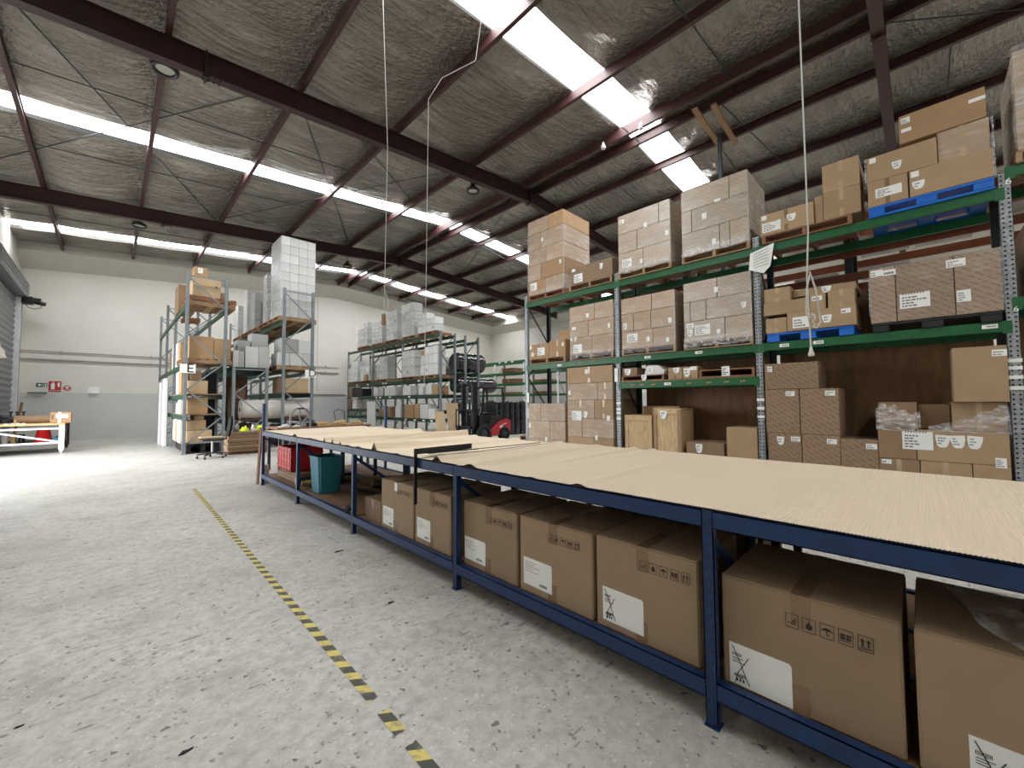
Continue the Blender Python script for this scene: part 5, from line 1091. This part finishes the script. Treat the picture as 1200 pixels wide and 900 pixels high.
# level at 2.32 (deck 2.385)
for k, y in enumerate((22.4, 20.75, 19.0, 16.42, 14.85)): pallet(10.1, y, 2.387, f'pallet on the white carton rack at mid height, {["farthest", "second farthest", "middle", "second nearest", "nearest"][k]}', PAL2 if k % 2 else PAL, 'wooden pallets', .88, 1.0 if k != 3 else .95)
ZT = 2.528
block_x('far mid-height stack', 22.95, 3, .4, ZT, [.42, .36, .36], skip={(2, 0)})
block_x('second far mid-height stack', 21.4, 3, .36, ZT, [.4, .36, .1], skip={(2, 0), (2, 1), (2, 2)})
block_x('grey-sided mid-height stack', 19.55, 4, .3, ZT, [.4, .38, .36], mat='grey_card', skip={(2, 0)})
block_x('tall pale mid-height stack', 16.97, 3, .36, ZT, [.44, .4, .36], mat='white_card')
block_x('near mid-height stack', 15.38, 4, .33, ZT, [.46, .42, .34], mat='white_card', skip={(2, 0)})
t = thing('carton', 'brown carton among the far white cartons at mid height', 'carton', (9.75, 20.55, 2.93)); g = G(); g.box(9.5, 20.42, ZT-.0, 9.597, 20.75, ZT+.32, .006); part('box_body', t, g, M['card_warm'])
t = thing('carton', 'brown carton on top between the two near stacks', 'carton', (9.8, 15.2, ZT+.882)); g = G(); g.box(9.62, 15.06, ZT+.882, 10.0, 15.37, ZT+1.1, .006); part('box_body', t, g, M['card_warm'])
# level 1.62 (1.685), .58 (.645), .95
for q, nm in enumerate(('nearest', 'middle', 'farthest')): g = G(); g.box(9.67, 14.06+3.05*q, 1.687, 10.4, 16.99+3.05*q, 1.70); top('shelf_board', nm+' dark shelf board under the middle row of white cartons', 'shelf', g, M['wood_red'])
for q, nm in enumerate(('nearest', 'next')): g = G(); g.box(9.67, 14.06+3.05*q, .647, 10.4, 16.99+3.05*q, .66); top('shelf_board', nm+' lower shelf board left of the forklift', 'shelf', g, M['wood_red'])
g = G(); g.box(9.67, 20.2, 1.017, 10.4, 23.0, 1.03); top('shelf_board', 'short shelf board at the far end of the white carton rack', 'shelf', g, M['wood_red'])
ROWB = [(22.9, .3, .5, 'card_dark', 'brown'), (22.4, 1.2, .42, 'black_plastic', 'dark'), (19.9, .5, .42, 'white_card', 'white'), (19.3, .42, .42, 'grey_card', 'grey'), (18.7, .5, .42, 'white_card', 'white'), (18.15, .5, .42, 'white_card', 'white'), (16.95, .7, .42, 'white_card', 'white'), (16.2, .45, .42, 'grey_card', 'grey'), (15.6, .35, .42, 'white_card', 'white'), (15.0, .42, .44, 'white_card', 'white'), (14.5, .38, .36, 'card_warm', 'brown')]
for k, (yl, w_, h, m_, c_) in enumerate(ROWB):
    t = thing('carton', f'{c_} carton on the long dark shelf, {["farthest", "second farthest", "third farthest", "fourth farthest", "fifth farthest", "middle", "fifth nearest", "fourth nearest", "third nearest", "second nearest", "nearest"][k]} in the row', 'carton', (9.9, yl-w_/2, 1.701), 'cartons on the long dark shelf'); g = G(); g.box(9.64, yl-w_, 1.702, 10.2, yl, 1.70+h, .008); part('box_body', t, g, M[m_])
ROWC = [(17.6, .45, .55, 'white_card', 'white'), (16.75, .75, .6, 'card_warm', 'brown'), (15.9, .38, .65, 'card_warm', 'brown'), (15.45, .6, .62, 'white_card', 'white'), (14.8, .5, .42, 'white_card', 'white'), (18.6, .5, .5, 'card_dark', 'brown'), (19.3, .5, .4, 'card', 'brown')]
for k, (yl, w_, h, m_, c_) in enumerate(ROWC):
    t = thing('carton', f'{c_} carton on the lower shelf near the forklift, {["fifth nearest", "fourth nearest", "third nearest", "second nearest", "nearest", "second farthest", "farthest"][k]}', 'carton', (9.9, yl-w_/2, .661), 'cartons on the lower shelf'); g = G(); g.box(9.62, yl-w_, .662, 10.1, yl, .66+h, .008); part('box_body', t, g, M[m_])
ROWD = [(22.95, .35, 1.031, .5, 'card_dark', 'brown carton on the short far shelf, left'), (22.4, .5, 1.031, .27, 'white_card', 'lower white carton on the short far shelf'), (22.4, .5, 1.302, .24, 'white_card', 'upper white carton on the short far shelf'), (22.9, .55, .02, .46, 'white_card', 'left white carton low at the far end of the rack'), (22.3, .6, .02, .46, 'white_card', 'right white carton low at the far end of the rack')]
for yl, w_, z, h, m_, lb in ROWD:
    t = thing('carton', lb, 'carton', (9.9, yl-w_/2, z), 'cartons at the far end of the white rack'); g = G(); g.box(9.62, yl-w_, z if z > .3 else .0, 10.1, yl, z+h, .008); part('box_body', t, g, M[m_])
# leaning boards, white panel, blue trolley
g = G(); g.box(9.18, 18.75, 0.005, 9.22, 19.65, 1.42, .01); top('panel', 'tall white panel standing in front of the white carton rack', 'panel', g, M['white_card'])
t = thing('platform_trolley', 'blue platform trolley at the far end of the white rack', 'trolley', (9.1, 21.9, 0)); g = G(); g.box(8.7, 21.2, .16, 9.4, 22.6, .21, .01); part('platform', t, g, M['blue_plastic'])
g = G(); g.tube([(8.8, 22.6, .2), (8.75, 22.75, .9), (9.0, 22.75, 1.0), (9.3, 22.75, .9), (9.3, 22.6, .2)], .02, 8); part('handle', t, g, M['black_steel'])
for x in (8.8, 9.3):
    for y in (21.35, 22.45): g = G(); g.lathe([(0, -.02), (.07, -.02), (.08, 0), (.07, .02), (0, .02)], (x, y, .08), 14, 'x'); part('wheel', t, g, M['rubber'])
g = G(); g.box(8.9, 17.0, 0, 9.2, 17.45, .45, .01); top('white_bin', 'small white box on the floor right of the white panel', 'box', g, M['white_card'])
for x0, w_, z1, lb in ((9.30, .42, .98, 'lower brown cardboard panel leaning at the rack end left of the forklift'), (9.86, .56, 1.33, 'taller brown cardboard panel leaning at the rack end by the forklift')):
    g = G(); g.prism([(13.55, 0), (13.62, 0), (13.86, z1), (13.79, z1)], 'x', x0, x0+w_); top('leaning_cardboard', lb, 'cardboard', g, M['card_pale'], 'leaning cardboard panels')
def bigroll(label, a, b_, r, mat='black_film'):
    t = thing('wrapped_roll', label, 'roll', (a[0], a[1], a[2]-r), 'big black wrapped rolls'); g = G(); d = (Vector(b_)-Vector(a)); n = 14
    g.tube([Vector(a)+d*(k/n) for k in range(n+1)], r, 28, True, [r*(.9 if k in (0, n) else 1+.03*math.sin(k*2.1)) for k in range(n+1)]); part('roll_body', t, g, M[mat])
    g = G(); u = d.normalized(); g.tube([Vector(b_)+u*.002, Vector(b_)+u*.03], r*.35, 14); part('core', t, g, M['card_dark']); return t
bigroll('big black wrapped roll on the upper level of the second rack', (10.95, 14.75, 3.15), (12.5, 14.75, 3.15), .455); bigroll('long black wrapped roll on the middle level of the second rack', (10.9, 14.7, 2.13), (13.2, 14.7, 2.13), .36)
bigroll('black wrapped roll on the low level of the second rack', (10.9, 14.7, 1.255), (12.3, 14.7, 1.255), .27)
bigroll('grey wrapped roll behind the big black one, upper level', (10.95, 15.9, 3.1), (12.6, 15.9, 3.1), .42, 'grey_card')
for z in (2.666, 1.742, 1.0):
    for x in (11.05, 11.68): pass
# rack along the right wall with pallets
wr = rack('low-loaded green rack along the right wall seen past the forklift', 18.5, 19.4, [23.0, 20.3, 17.6, 14.9], [(b, z) for b in range(3) for z in (1.78, 2.5, 3.2, 3.95)], 4.0, 'white_paint', 'green', 'grey_steel', 'grey_steel', [(.2, 1.5), (-1.5, 2.8), (2.8, 3.9)])
for k, (y, z) in enumerate(((18.9, 3.267), (18.9, 2.567), (16.3, 3.267), (16.2, 2.567), (18.9, 1.847), (16.2, 1.847))):
    for q in range(2 if k in (0, 1) else 1): pallet(18.95, y, z+.142*q, f'{["upper", "middle", "upper", "middle", "lower", "lower"][k]} level pallet in the {"left" if y > 17 else "right"} bay of the right-wall rack{", topmost" if q else ""}', PAL)
for y in (21.5, 19.8, 19.2, 18.6): g = G(); g.box(18.452, y-.1, 3.91, 18.458, y+.1, 4.0); part('beam_label', wr, g, M['paper'])
# upright black rolls standing behind the forklift
for k in range(9):
    x = 10.65+.26*k; t = thing('standing_roll', f'upright black roll standing behind the forklift, {ORD[k]} from left', 'roll', (x, 12.35-.05*k, 0), 'upright black rolls behind the forklift'); y = 12.35-.05*k
    g = G(); g.tube([(x, y, 0), (x, y, .7), (x, y, 1.34+.05*(k % 3 == 1))], .118, 18); part('roll_body', t, g, M['black_film']); g = G(); g.tube([(x, y, 1.345+.05*(k % 3 == 1)), (x, y, 1.37+.05*(k % 3 == 1))], .045, 12); part('core', t, g, M['cloth_white'] if k % 4 == 0 else M['black_plastic'])
pl_z = 0
p = pallet(9.62, 8.75, 0, 'lower pallet on the floor right of the forklift', PAL, 'wooden pallets', .45, .6); p = pallet(9.62, 8.75, .142, 'upper pallet on the floor right of the forklift', PAL2, 'wooden pallets', .45, .6)
# ---------------------------------------------------------------- forklift
fk = thing('forklift', 'red and black forklift truck facing left beyond the bench', 'forklift', (9.4, 11.0, 0)); A, B = 10.5, 11.5
prof = [(9.15, .2), (10.55, .2), (10.72, .28), (10.76, .5), (10.72, .71), (10.5, .77), (10.2, .73), (9.95, .65), (9.75, .55), (9.6, .45), (9.35, .40), (9.15, .38)]
g = G(); g.prism(prof, 'y', A, B); part('counterweight', fk, g, M['red'])
g = G(); g.prism([(9.12, .39), (9.36, .41), (9.62, .47), (9.76, .57), (9.97, .67), (10.35, .76), (10.35, .88), (9.6, .9), (9.5, .62), (9.12, .58)], 'y', A+.06, B-.06); part('hood', fk, g, M['black_plastic'])
g = G(); g.prism([(10.02, .50), (10.16, .54), (10.3, .59), (10.5, .62), (10.5, .6), (10.3, .565), (10.18, .51), (10.3, .49), (10.1, .48)], 'y', A-.003, A+.0005); g.prism([(10.05, .46), (10.24, .465), (10.24, .45), (10.05, .445)], 'y', A-.003, A+.0005); part('side_emblem', fk, g, M['paper'])
g = G()
for k in range(6): g.box(10.12+.06*k, A-.003, .29, 10.165+.06*k, A+.0005, .36)
part('side_lettering', fk, g, M['paper'])
g = G(); g.box(9.65, 10.75, .905, 10.1, 11.25, 1.0, .04); part('seat', fk, g, M['black_plastic']); g = G(); g.box(10.0, 10.77, .98, 10.14, 11.23, 1.42, .05); part('seat_back', fk, g, M['black_plastic'])
for (a, z0, b_, z1) in ((9.05, .5, 9.22, 1.83), (10.42, .76, 10.32, 1.83)):
    for y in (A+.07, B-.07): g = G(); g.beam((a, y, z0), (b_, y, z1), .06, .06, (1, 0, 0)); part('guard_post', fk, g, M['black_steel'])
g = G(); g.box(9.1, A+.03, 1.83, 10.4, A+.1, 1.89, .008); g.box(9.1, B-.1, 1.83, 10.4, B-.03, 1.89, .008)
for k in range(7): x = 9.1+.21*k; g.box(x, A+.1, 1.84, x+.05, B-.1, 1.88)
part('overhead_guard', fk, g, M['black_steel'])
for y in (10.72, 11.28):
    g = G(); g.box(8.80, y-.05, .08, 8.95, y+.05, 2.02); part('mast_rail', fk, g, M['black_steel']); g = G(); g.box(8.70, y-.03, .1, 8.79, y+.03, 1.98); part('mast_inner_rail', fk, g, M['dark_steel'])
for z in (.2, 1.0, 1.96): g = G(); g.box(8.82, 10.77, z-.05, 8.92, 11.23, z+.05); part('mast_tie', fk, g, M['black_steel'])
for y in (10.9, 11.1): g = G(); g.tube([(8.87, y, .12), (8.87, y, 1.3)], .035, 12); g.tube([(8.87, y, 1.3), (8.87, y, 1.9)], .018, 10); part('lift_cylinder', fk, g, M['chrome']); 
g = G()
for y in (10.95, 11.05): g.box(8.72, y-.012, .3, 8.735, y+.012, 1.9)
part('lift_chain', fk, g, M['chrome'])
g = G(); g.box(8.60, 10.5, .12, 8.66, 11.5, .24); g.box(8.60, 10.5, .46, 8.66, 11.5, .56); part('carriage', fk, g, M['black_steel'])
g = G(); 
for k in range(7): y = 10.5+.98*k/6; g.box(8.6, y, .56, 8.63, y+.025, 1.1)
g.box(8.6, 10.5, 1.08, 8.63, 11.5, 1.12); part('load_backrest', fk, g, M['black_steel'])
for y in (10.68, 11.32): g = G(); g.box(8.54, y-.06, .06, 8.59, y+.06, .55); g.prism([(8.585, .05), (8.585, .1), (7.55, .07), (7.5, .055), (7.55, .05)], 'y', y-.055, y+.055); part('fork', fk, g, M['black_steel'])
for x, r, ys_ in ((9.1, .29, (10.42, 11.4)), (10.35, .24, (10.47, 11.36))):
    for y in ys_:
        g = G(); g.lathe([(r*.6, -.0), (r*.95, 0), (r, .03), (r, .13), (r*.95, .16), (r*.6, .16)], (x, y-.02, r), 28, 'y'); w_ = part('wheel', fk, g, M['rubber']); g = G(); g.lathe([(0, .01), (r*.3, .0), (r*.6, .03), (r*.6, .13), (0, .15)], (x, y-.02, r), 20, 'y'); part('rim', w_, g, M['dark_steel'])
g = G(); g.lathe([(.15, -.012), (.17, 0), (.15, .012), (.135, 0), (.15, -.012)], (0, 0, 0), 24); g.box(-.14, -.015, -.008, .14, .015, .008); g.xf(Matrix.Translation((9.42, 11.0, 1.16)) @ Matrix.Rotation(-.9, 4, 'Y')); part('steering_wheel', fk, g, M['black_plastic'])
g = G(); g.tube([(9.2, 11.0, .6), (9.42, 11.0, 1.15)], .03, 10); part('steering_column', fk, g, M['black_plastic'])
g = G(); g.box(9.0, A+.05, .4, 9.16, B-.05, .92, .02); part('dashboard', fk, g, M['black_plastic'])
g = G(); g.tube([(9.24, A+.1, 1.88), (9.24, A+.1, 1.93)], .0, 8) if False else g.box(9.06, A+.06, 1.72, 9.14, A+.16, 1.82, .01); part('head_lamp', fk, g, M['cloth_white'])
# the truck is short and compact: draw everything behind the mast forward
for ch in list(fk.children):
    dx = fk.location.x
    for o in [ch]+list(ch.children):
        wx = [v.co.x+dx for v in o.data.vertices]; mid = (min(wx)+max(wx))/2
        for v in o.data.vertices:
            q = mid if ch.name.startswith('wheel') else v.co.x+dx
            if q > 8.7: v.co.x += (8.7+(q-8.7)*.79)-q
# ---------------------------------------------------------------- white work table at the far left with its load
wt = thing('work_table', 'white braced steel work table with timber top by the roller door', 'table', (-1.67, 18.3, 0)); x0, x1, y0, y1 = -2.42, -.92, 17.25, 19.3
g = G(); g.box(x0-.02, y0-.05, .80, x1+.02, y1, .845, .006); part('table_top', wt, g, M['bench_wood'])
for x in (x0+.04, x1-.04):
    for y in (y0+.02, y1-.05):
        g = G(); g.box(x-.055, y-.045, .1, x+.055, y+.045, .799, .004); l = part('leg', wt, g, M['white_paint'] if y < 18 else M['oxide'])
        g = G(); g.lathe([(0, -.025), (.045, -.025), (.05, 0), (.045, .025), (0, .025)], (x, y, .05), 14, 'x'); g.box(x-.035, y-.03, .05, x+.035, y+.03, .1); part('caster', l, g, M['white_paint'] if y < 18 else M['rubber'])
for z in (.70, .30): g = G(); g.box(x0+.06, y0, z-.025, x1-.09, y0+.04, z+.025); part('front_rail', wt, g, M['white_paint'])
g = G(); g.beam((x0+.08, y0+.02, .68), (x1-.12, y0+.02, .33), .035, .045); part('diagonal_brace', wt, g, M['white_paint'])
g = G(); g.box(x0+.02, y0+.045, .28, x1-.02, y1-.1, .30); part('lower_shelf', wt, g, M['dark_steel'])
for z in (.70, .34): g = G(); g.box(x1-.06, y0+.08, z-.03, x1-.02, y1-.1, z+.03); part('side_rail', wt, g, M['oxide'])
for y in (17.9, 18.6): g = G(); g.box(x1-.055, y-.02, .33, x1-.025, y+.02, .68); part('side_bar', wt, g, M['grey_steel'])
c = cart_y('tan carton with a white label on the white work table', -1.21, -.80, .846, 1.16, 17.5, .42, 'card_warm', False); paper_y(c, -1.10, 1.10, .24, .11, 17.5, 2); g = G(); g.box(-1.06, 17.4985, .847, -1.0, 17.4998, 1.16); part('tape_strip', c, g, M['paper'])
g = G()
for k in range(3): g.box(-1.19, 17.4982, 1.05-.045*k, -1.14, 17.4998, 1.02-.045*k+.055)
part('side_marks', c, g, M['ink_brown'])
t = thing('roll', 'long brown paper roll lying on the white work table', 'roll', (-1.6, 17.9, .846)); g = G(); g.tube([(-1.92, 18.0, .956), (-1.22, 18.05, .956)], .11, 22); part('roll_body', t, g, M['card_dark']); g = G(); g.tube([(-1.935, 18.0, .956), (-1.921, 18.0, .956)], .04, 12); part('core', t, g, M['ink'])
lump('dark_bag', 'dark bag at the back of the white work table', 'bag', (-2.15, 18.6, .846), (.22, .2, .2), M['black_plastic'], None, 21)
for k, x in enumerate((-2.08, -1.96, -1.84)):
    t = thing('clamp', f'black and white clamp behind the brown roll, {ORD[k]} from left', 'tool', (x, 18.95, .846), 'clamps on the work table'); g = G(); g.tube([(x, 18.95, .846), (x, 18.95, 1.16)], .02, 8); g.box(x-.04, 18.93, 1.13, x+.04, 18.97, 1.18, .006); part('clamp_body', t, g, M['black_steel']); g = G(); g.tube([(x-.05, 18.95, 1.10), (x-.035, 18.95, 1.10)], .02, 8); part('pad', t, g, M['cloth_white'])
for k in range(4): lump('paper_scrap', f'white scrap on the front of the work table, {ORD[k]} from left', 'paper', (-1.98+.1*k, 17.4, .846), (.05, .04, .025), M['cloth_white'], 'scraps on the work table', 31+k)
t = thing('dispenser', 'small pale dispenser standing on the work table', 'tool', (-1.85, 17.6, .846)); g = G(); g.tube([(-1.85, 17.6, .846), (-1.85, 17.6, .93)], .03, 12); part('dispenser_body', t, g, M['straw']); g = G(); g.tube([(-1.85, 17.6, .931), (-1.85, 17.6, .95)], .015, 10); part('nozzle', t, g, M['cloth_white'])
t = thing('bucket', 'red upturned bucket on the lower shelf of the work table', 'bucket', (-1.35, 17.9, .301)); g = G(); g.lathe([(.2, 0), (.2, .02), (.18, .03), (.125, .36), (.12, .37), (0, .37)], (-1.35, 17.9, .301), 26); part('bucket_body', t, g, M['red_plastic']); g = G(); g.lathe([(.165, .14), (.172, .145), (.165, .15)], (-1.35, 17.9, .301), 26); part('rim_band', t, g, M['red'])
for k, (x, h, m_, lb) in enumerate(((-2.2, .25, 'grey_plastic', 'grey tin'), (-2.05, .3, 'cloth_white', 'white tin'), (-1.9, .28, 'straw', 'tan tin'), (-1.75, .24, 'black_plastic', 'dark tin'))):
    g = G(); g.lathe([(0, 0), (.06, 0), (.062, .01), (.062, h-.01), (.058, h), (0, h)], (x, 17.9, .301), 16); top('tin', f'{lb} on the lower shelf of the white work table', 'tin', g, M[m_], 'tins under the work table')
g = G(); g.box(-1.14, 17.5, .301, -1.0, 18.6, .42, .01); top('teal_case', 'flat teal case on the lower shelf right of the red bucket', 'case', g, M['teal'])
g = G(); g.beam((-2.33, 21.6, 0), (-2.2, 22.2, 1.45), .06, .06); top('timber_batten', 'brown batten leaning by the roller door guide', 'timber', g, M['wood_red'])
# wrapped white stack at the very left edge
t = pallet(-1.62, 8.6, 0, 'pallet at the left picture edge under the film-wrapped white stack', PAL, 'wooden pallets', .7, .9)
for k in range(4): g = G(); g.box(-2.0, 8.15, .142+.46*k, -1.3, 9.1, .598+.46*k, .01); top('white_block', f'white carton at the left picture edge, {rowname(k, 4)}', 'carton', g, M['white_card'], 'white cartons at the left edge')
g = G()
def fn(u, v): a = -1.1+2.2*v; e = .04*noise.noise(Vector((u*4, v*5, 2))); return (-1.55+.50*math.cos(a)*(1-.25*u)+e, 9.05+.65*math.sin(a)-.1, 2.05+.34*u+.03*noise.noise(Vector((v*7, u*3, 8))))
g.grid(fn, 12, 20); n_ = 10
g.grid(lambda u, v: (-1.55+(.50*.75*math.cos(-1.1+2.2*v)+.0)*(1-u)+.0, 8.95+.65*math.sin(-1.1+2.2*v)*(1-u*.6), 2.39+.02*noise.noise(Vector((u*5, v*5, 3)))), 8, 20); top('stretch_film', 'puffed white plastic cover on the stack at the left picture edge', 'plastic cover', g, M['cloth_white'])
g = G(); g.grid(lambda u, v: (-1.2+.16*(1-u)**2+.05*noise.noise(Vector((u*6, v*8, 1))), 6.7+2.3*v, .004+.34*u+.02*abs(noise.noise(Vector((v*9, u*4, 4))))), 12, 26); top('stretch_film', 'loose clear film trailing on the floor at the left picture edge', 'stretch film', g, M['film'])
# ---------------------------------------------------------------- wall signs
def wall_sign(name, label, x0, x1, z0, z1, mat, draw=None, round_=False):
    Y = YB-.012; t = thing(name, label, 'sign', ((x0+x1)/2, Y, z0), 'signs on the back wall'); g = G()
    if round_:
        cx, cz = (x0+x1)/2, (z0+z1)/2; r_ = (x1-x0)/2; g.prism([(cx+r_*math.cos(2*math.pi*k/28), cz+(z1-z0)/2*math.sin(2*math.pi*k/28)) for k in range(28)], 'y', Y, YB-.001)
    else: g.box(x0, Y, z0, x1, YB-.001, z1)
    part('sign_board', t, g, mat)
    if draw:
        g = G(); draw(g, Y-.002, Y-.0002); part('pictogram', t, g, M['paper'])
    return t
def d1(g, a, b_): g.prism([(-1.97, 2.12), (-1.91, 2.17), (-1.91, 2.14), (-1.86, 2.14), (-1.86, 2.10), (-1.91, 2.10), (-1.91, 2.07)], 'y', a, b_); g.box(-1.83, a, 2.07, -1.815, b_, 2.17); g.prism([(-1.80, 2.07), (-1.77, 2.12), (-1.79, 2.17), (-1.76, 2.17), (-1.735, 2.12), (-1.75, 2.07)], 'y', a, b_)
sg = wall_sign('exit_sign', 'small green running-man arrow sign on the back wall', -2.0, -1.72, 2.05, 2.19, plain('safety_green', (20, 74, 62), .5), d1)
def d2(g, a, b_):
    g.prism([(-1.63, 1.96), (-1.63, 2.16), (-1.6, 2.2), (-1.56, 2.2), (-1.53, 2.16), (-1.53, 1.96)], 'y', a, b_); g.box(-1.6, a, 2.21, -1.54, b_, 2.235); g.prism([(-1.46, 2.06), (-1.46, 2.2), (-1.42, 2.23), (-1.40, 2.2), (-1.41, 2.14), (-1.39, 2.06)], 'y', a, b_); 
    for k in range(7): g.box(-1.66+.042*k, a, 1.905, -1.63+.042*k, b_, 1.925)
wall_sign('extinguisher_sign', 'square red sign with white extinguisher and hand on the back wall', -1.69, -1.365, 1.865, 2.27, plain('safety_red', (178, 34, 40), .45), d2)
def d3(g, a, b_): g.prism([(-1.255, 1.95), (-1.21, 2.10), (-1.165, 1.95), (-1.19, 1.95), (-1.21, 2.03), (-1.23, 1.95)], 'y', a, b_); g.prism([(-1.29, 2.03), (-1.27, 2.08), (-1.15, 2.08), (-1.13, 2.03), (-1.15, 2.05), (-1.27, 2.05)], 'y', a, b_)
wall_sign('round_sign', 'round red sign right of the square red one', -1.315, -1.105, 1.91, 2.12, plain('safety_red_disc', (172, 36, 40), .45), d3, True)
wall_sign('notice', 'white notice strip on the back wall right of the round sign', -.64, -.335, 1.85, 2.07, M['paper'])
g = G(); g.box(-.64, YB-.08, 1.815, -.335, YB-.001, 1.85); top('document_ledge', 'narrow white ledge under the white notice strip', 'ledge', g, M['white_paint'])
wall_sign('notice', 'grey faded notice panel under the small green sign', -2.05, -1.52, 1.55, 1.76, plain('faded_notice', (190, 190, 190), .5))
# fire extinguisher-free wall; pull cords ------------------------------------
def pull_cord(label, pts, end, knot=None, r=.0042):
    t = thing('hanging_cord', label, 'cord', pts[-1], 'hanging power cords'); g = G(); g.tube(pts, r, 6); part('cord_line', t, g, M['cord'])
    x, y, z = pts[-1]; g = G()
    if end == 'plug': g.lathe([(0, 0), (.013, 0), (.015, .01), (.009, .03), (.005, .05), (0, .05)], (x, y, z-.045), 14)
    else: g.box(x-.025, y-.025, z-.08, x+.025, y+.025, z+.0, .008); g.box(x-.034, y-.034, z-.16, x+.02, y+.012, z-.085, .006)
    part('socket', t, g, M['cord'] if end == 'plug' else M['card_dark'])
    if knot:
        for q in knot: g = G(); g.tube(q, r*1.1, 6); part('cord_loop', t, g, M['cord'])
    return t
X = 2.7
zc = roofz(X)-.1
pull_cord('white hanging cord with a loop and plug over the near bench, right', [(X-.02, .40, 7.3), (X, .41, 4.0), (X, .407, 2.3), (X, .42, 2.05), (X-.005, .413, 1.66)], 'plug',
          [[(X, .408, 2.06), (X-.02, .42, 1.98), (X-.02, .425, 1.86), (X-.015, .413, 1.80), (X-.03, .40, 1.83)], [(X, .408, 2.08), (X+.01, .385, 1.98), (X+.02, .375, 1.85), (X+.02, .37, 1.80), (X-.01, .385, 1.765), (X-.02, .40, 1.775)],
           [(X-.02, .405, 1.84), (X-.03, .39, 1.835), (X-.03, .385, 1.81), (X-.02, .40, 1.80), (X-.03, .387, 1.78), (X-.02, .40, 1.775)]])
pull_cord('white hanging cord ending in a small brown socket, left of the pair', [(X-.15, 5.1, 7.35), (X, 5.2, 5.0), (X, 5.26, 2.95), (X, 5.28, 2.62)], 'box', [[(X, 5.26, 2.95), (X+.05, 5.25, 2.82), (X+.06, 5.25, 2.72), (X+.01, 5.27, 2.62)]])
pull_cord('white hanging cord with a white plug, right of the pair', [(3.75, 4.3, 7.35), (3.55, 4.27, 6.2), (2.98, 4.27, 5.62), (X, 4.16, 5.12), (X, 4.2, 3.0), (X, 4.24, 1.60)], 'plug')
# dark scraps on the floor
for k, (x, y, l, lb) in enumerate(((0.249, 2.102, 0.050, 'dark torn scrap on the floor at the lower left'), (1.543, 3.859, 0.090, 'flat dark scrap on the floor out from the third bench post'), (1.410, 2.625, 0.050, 'small dark scrap on the floor right of the hazard tape'), (-0.243, 2.771, 0.030, 'tiny dark chip on the floor in the lower left corner'))):
    g = G(); g.prism([(x-l*.5, y-l*.1), (x-l*.1, y-l*.22), (x+l*.4, y-l*.05), (x+l*.5, y+l*.12), (x+l*.1, y+l*.1), (x-l*.2, y+l*.2)], 'z', .0005, .004); top('floor_scrap', lb, 'scrap', g, M['rubber'], 'scraps on the floor')
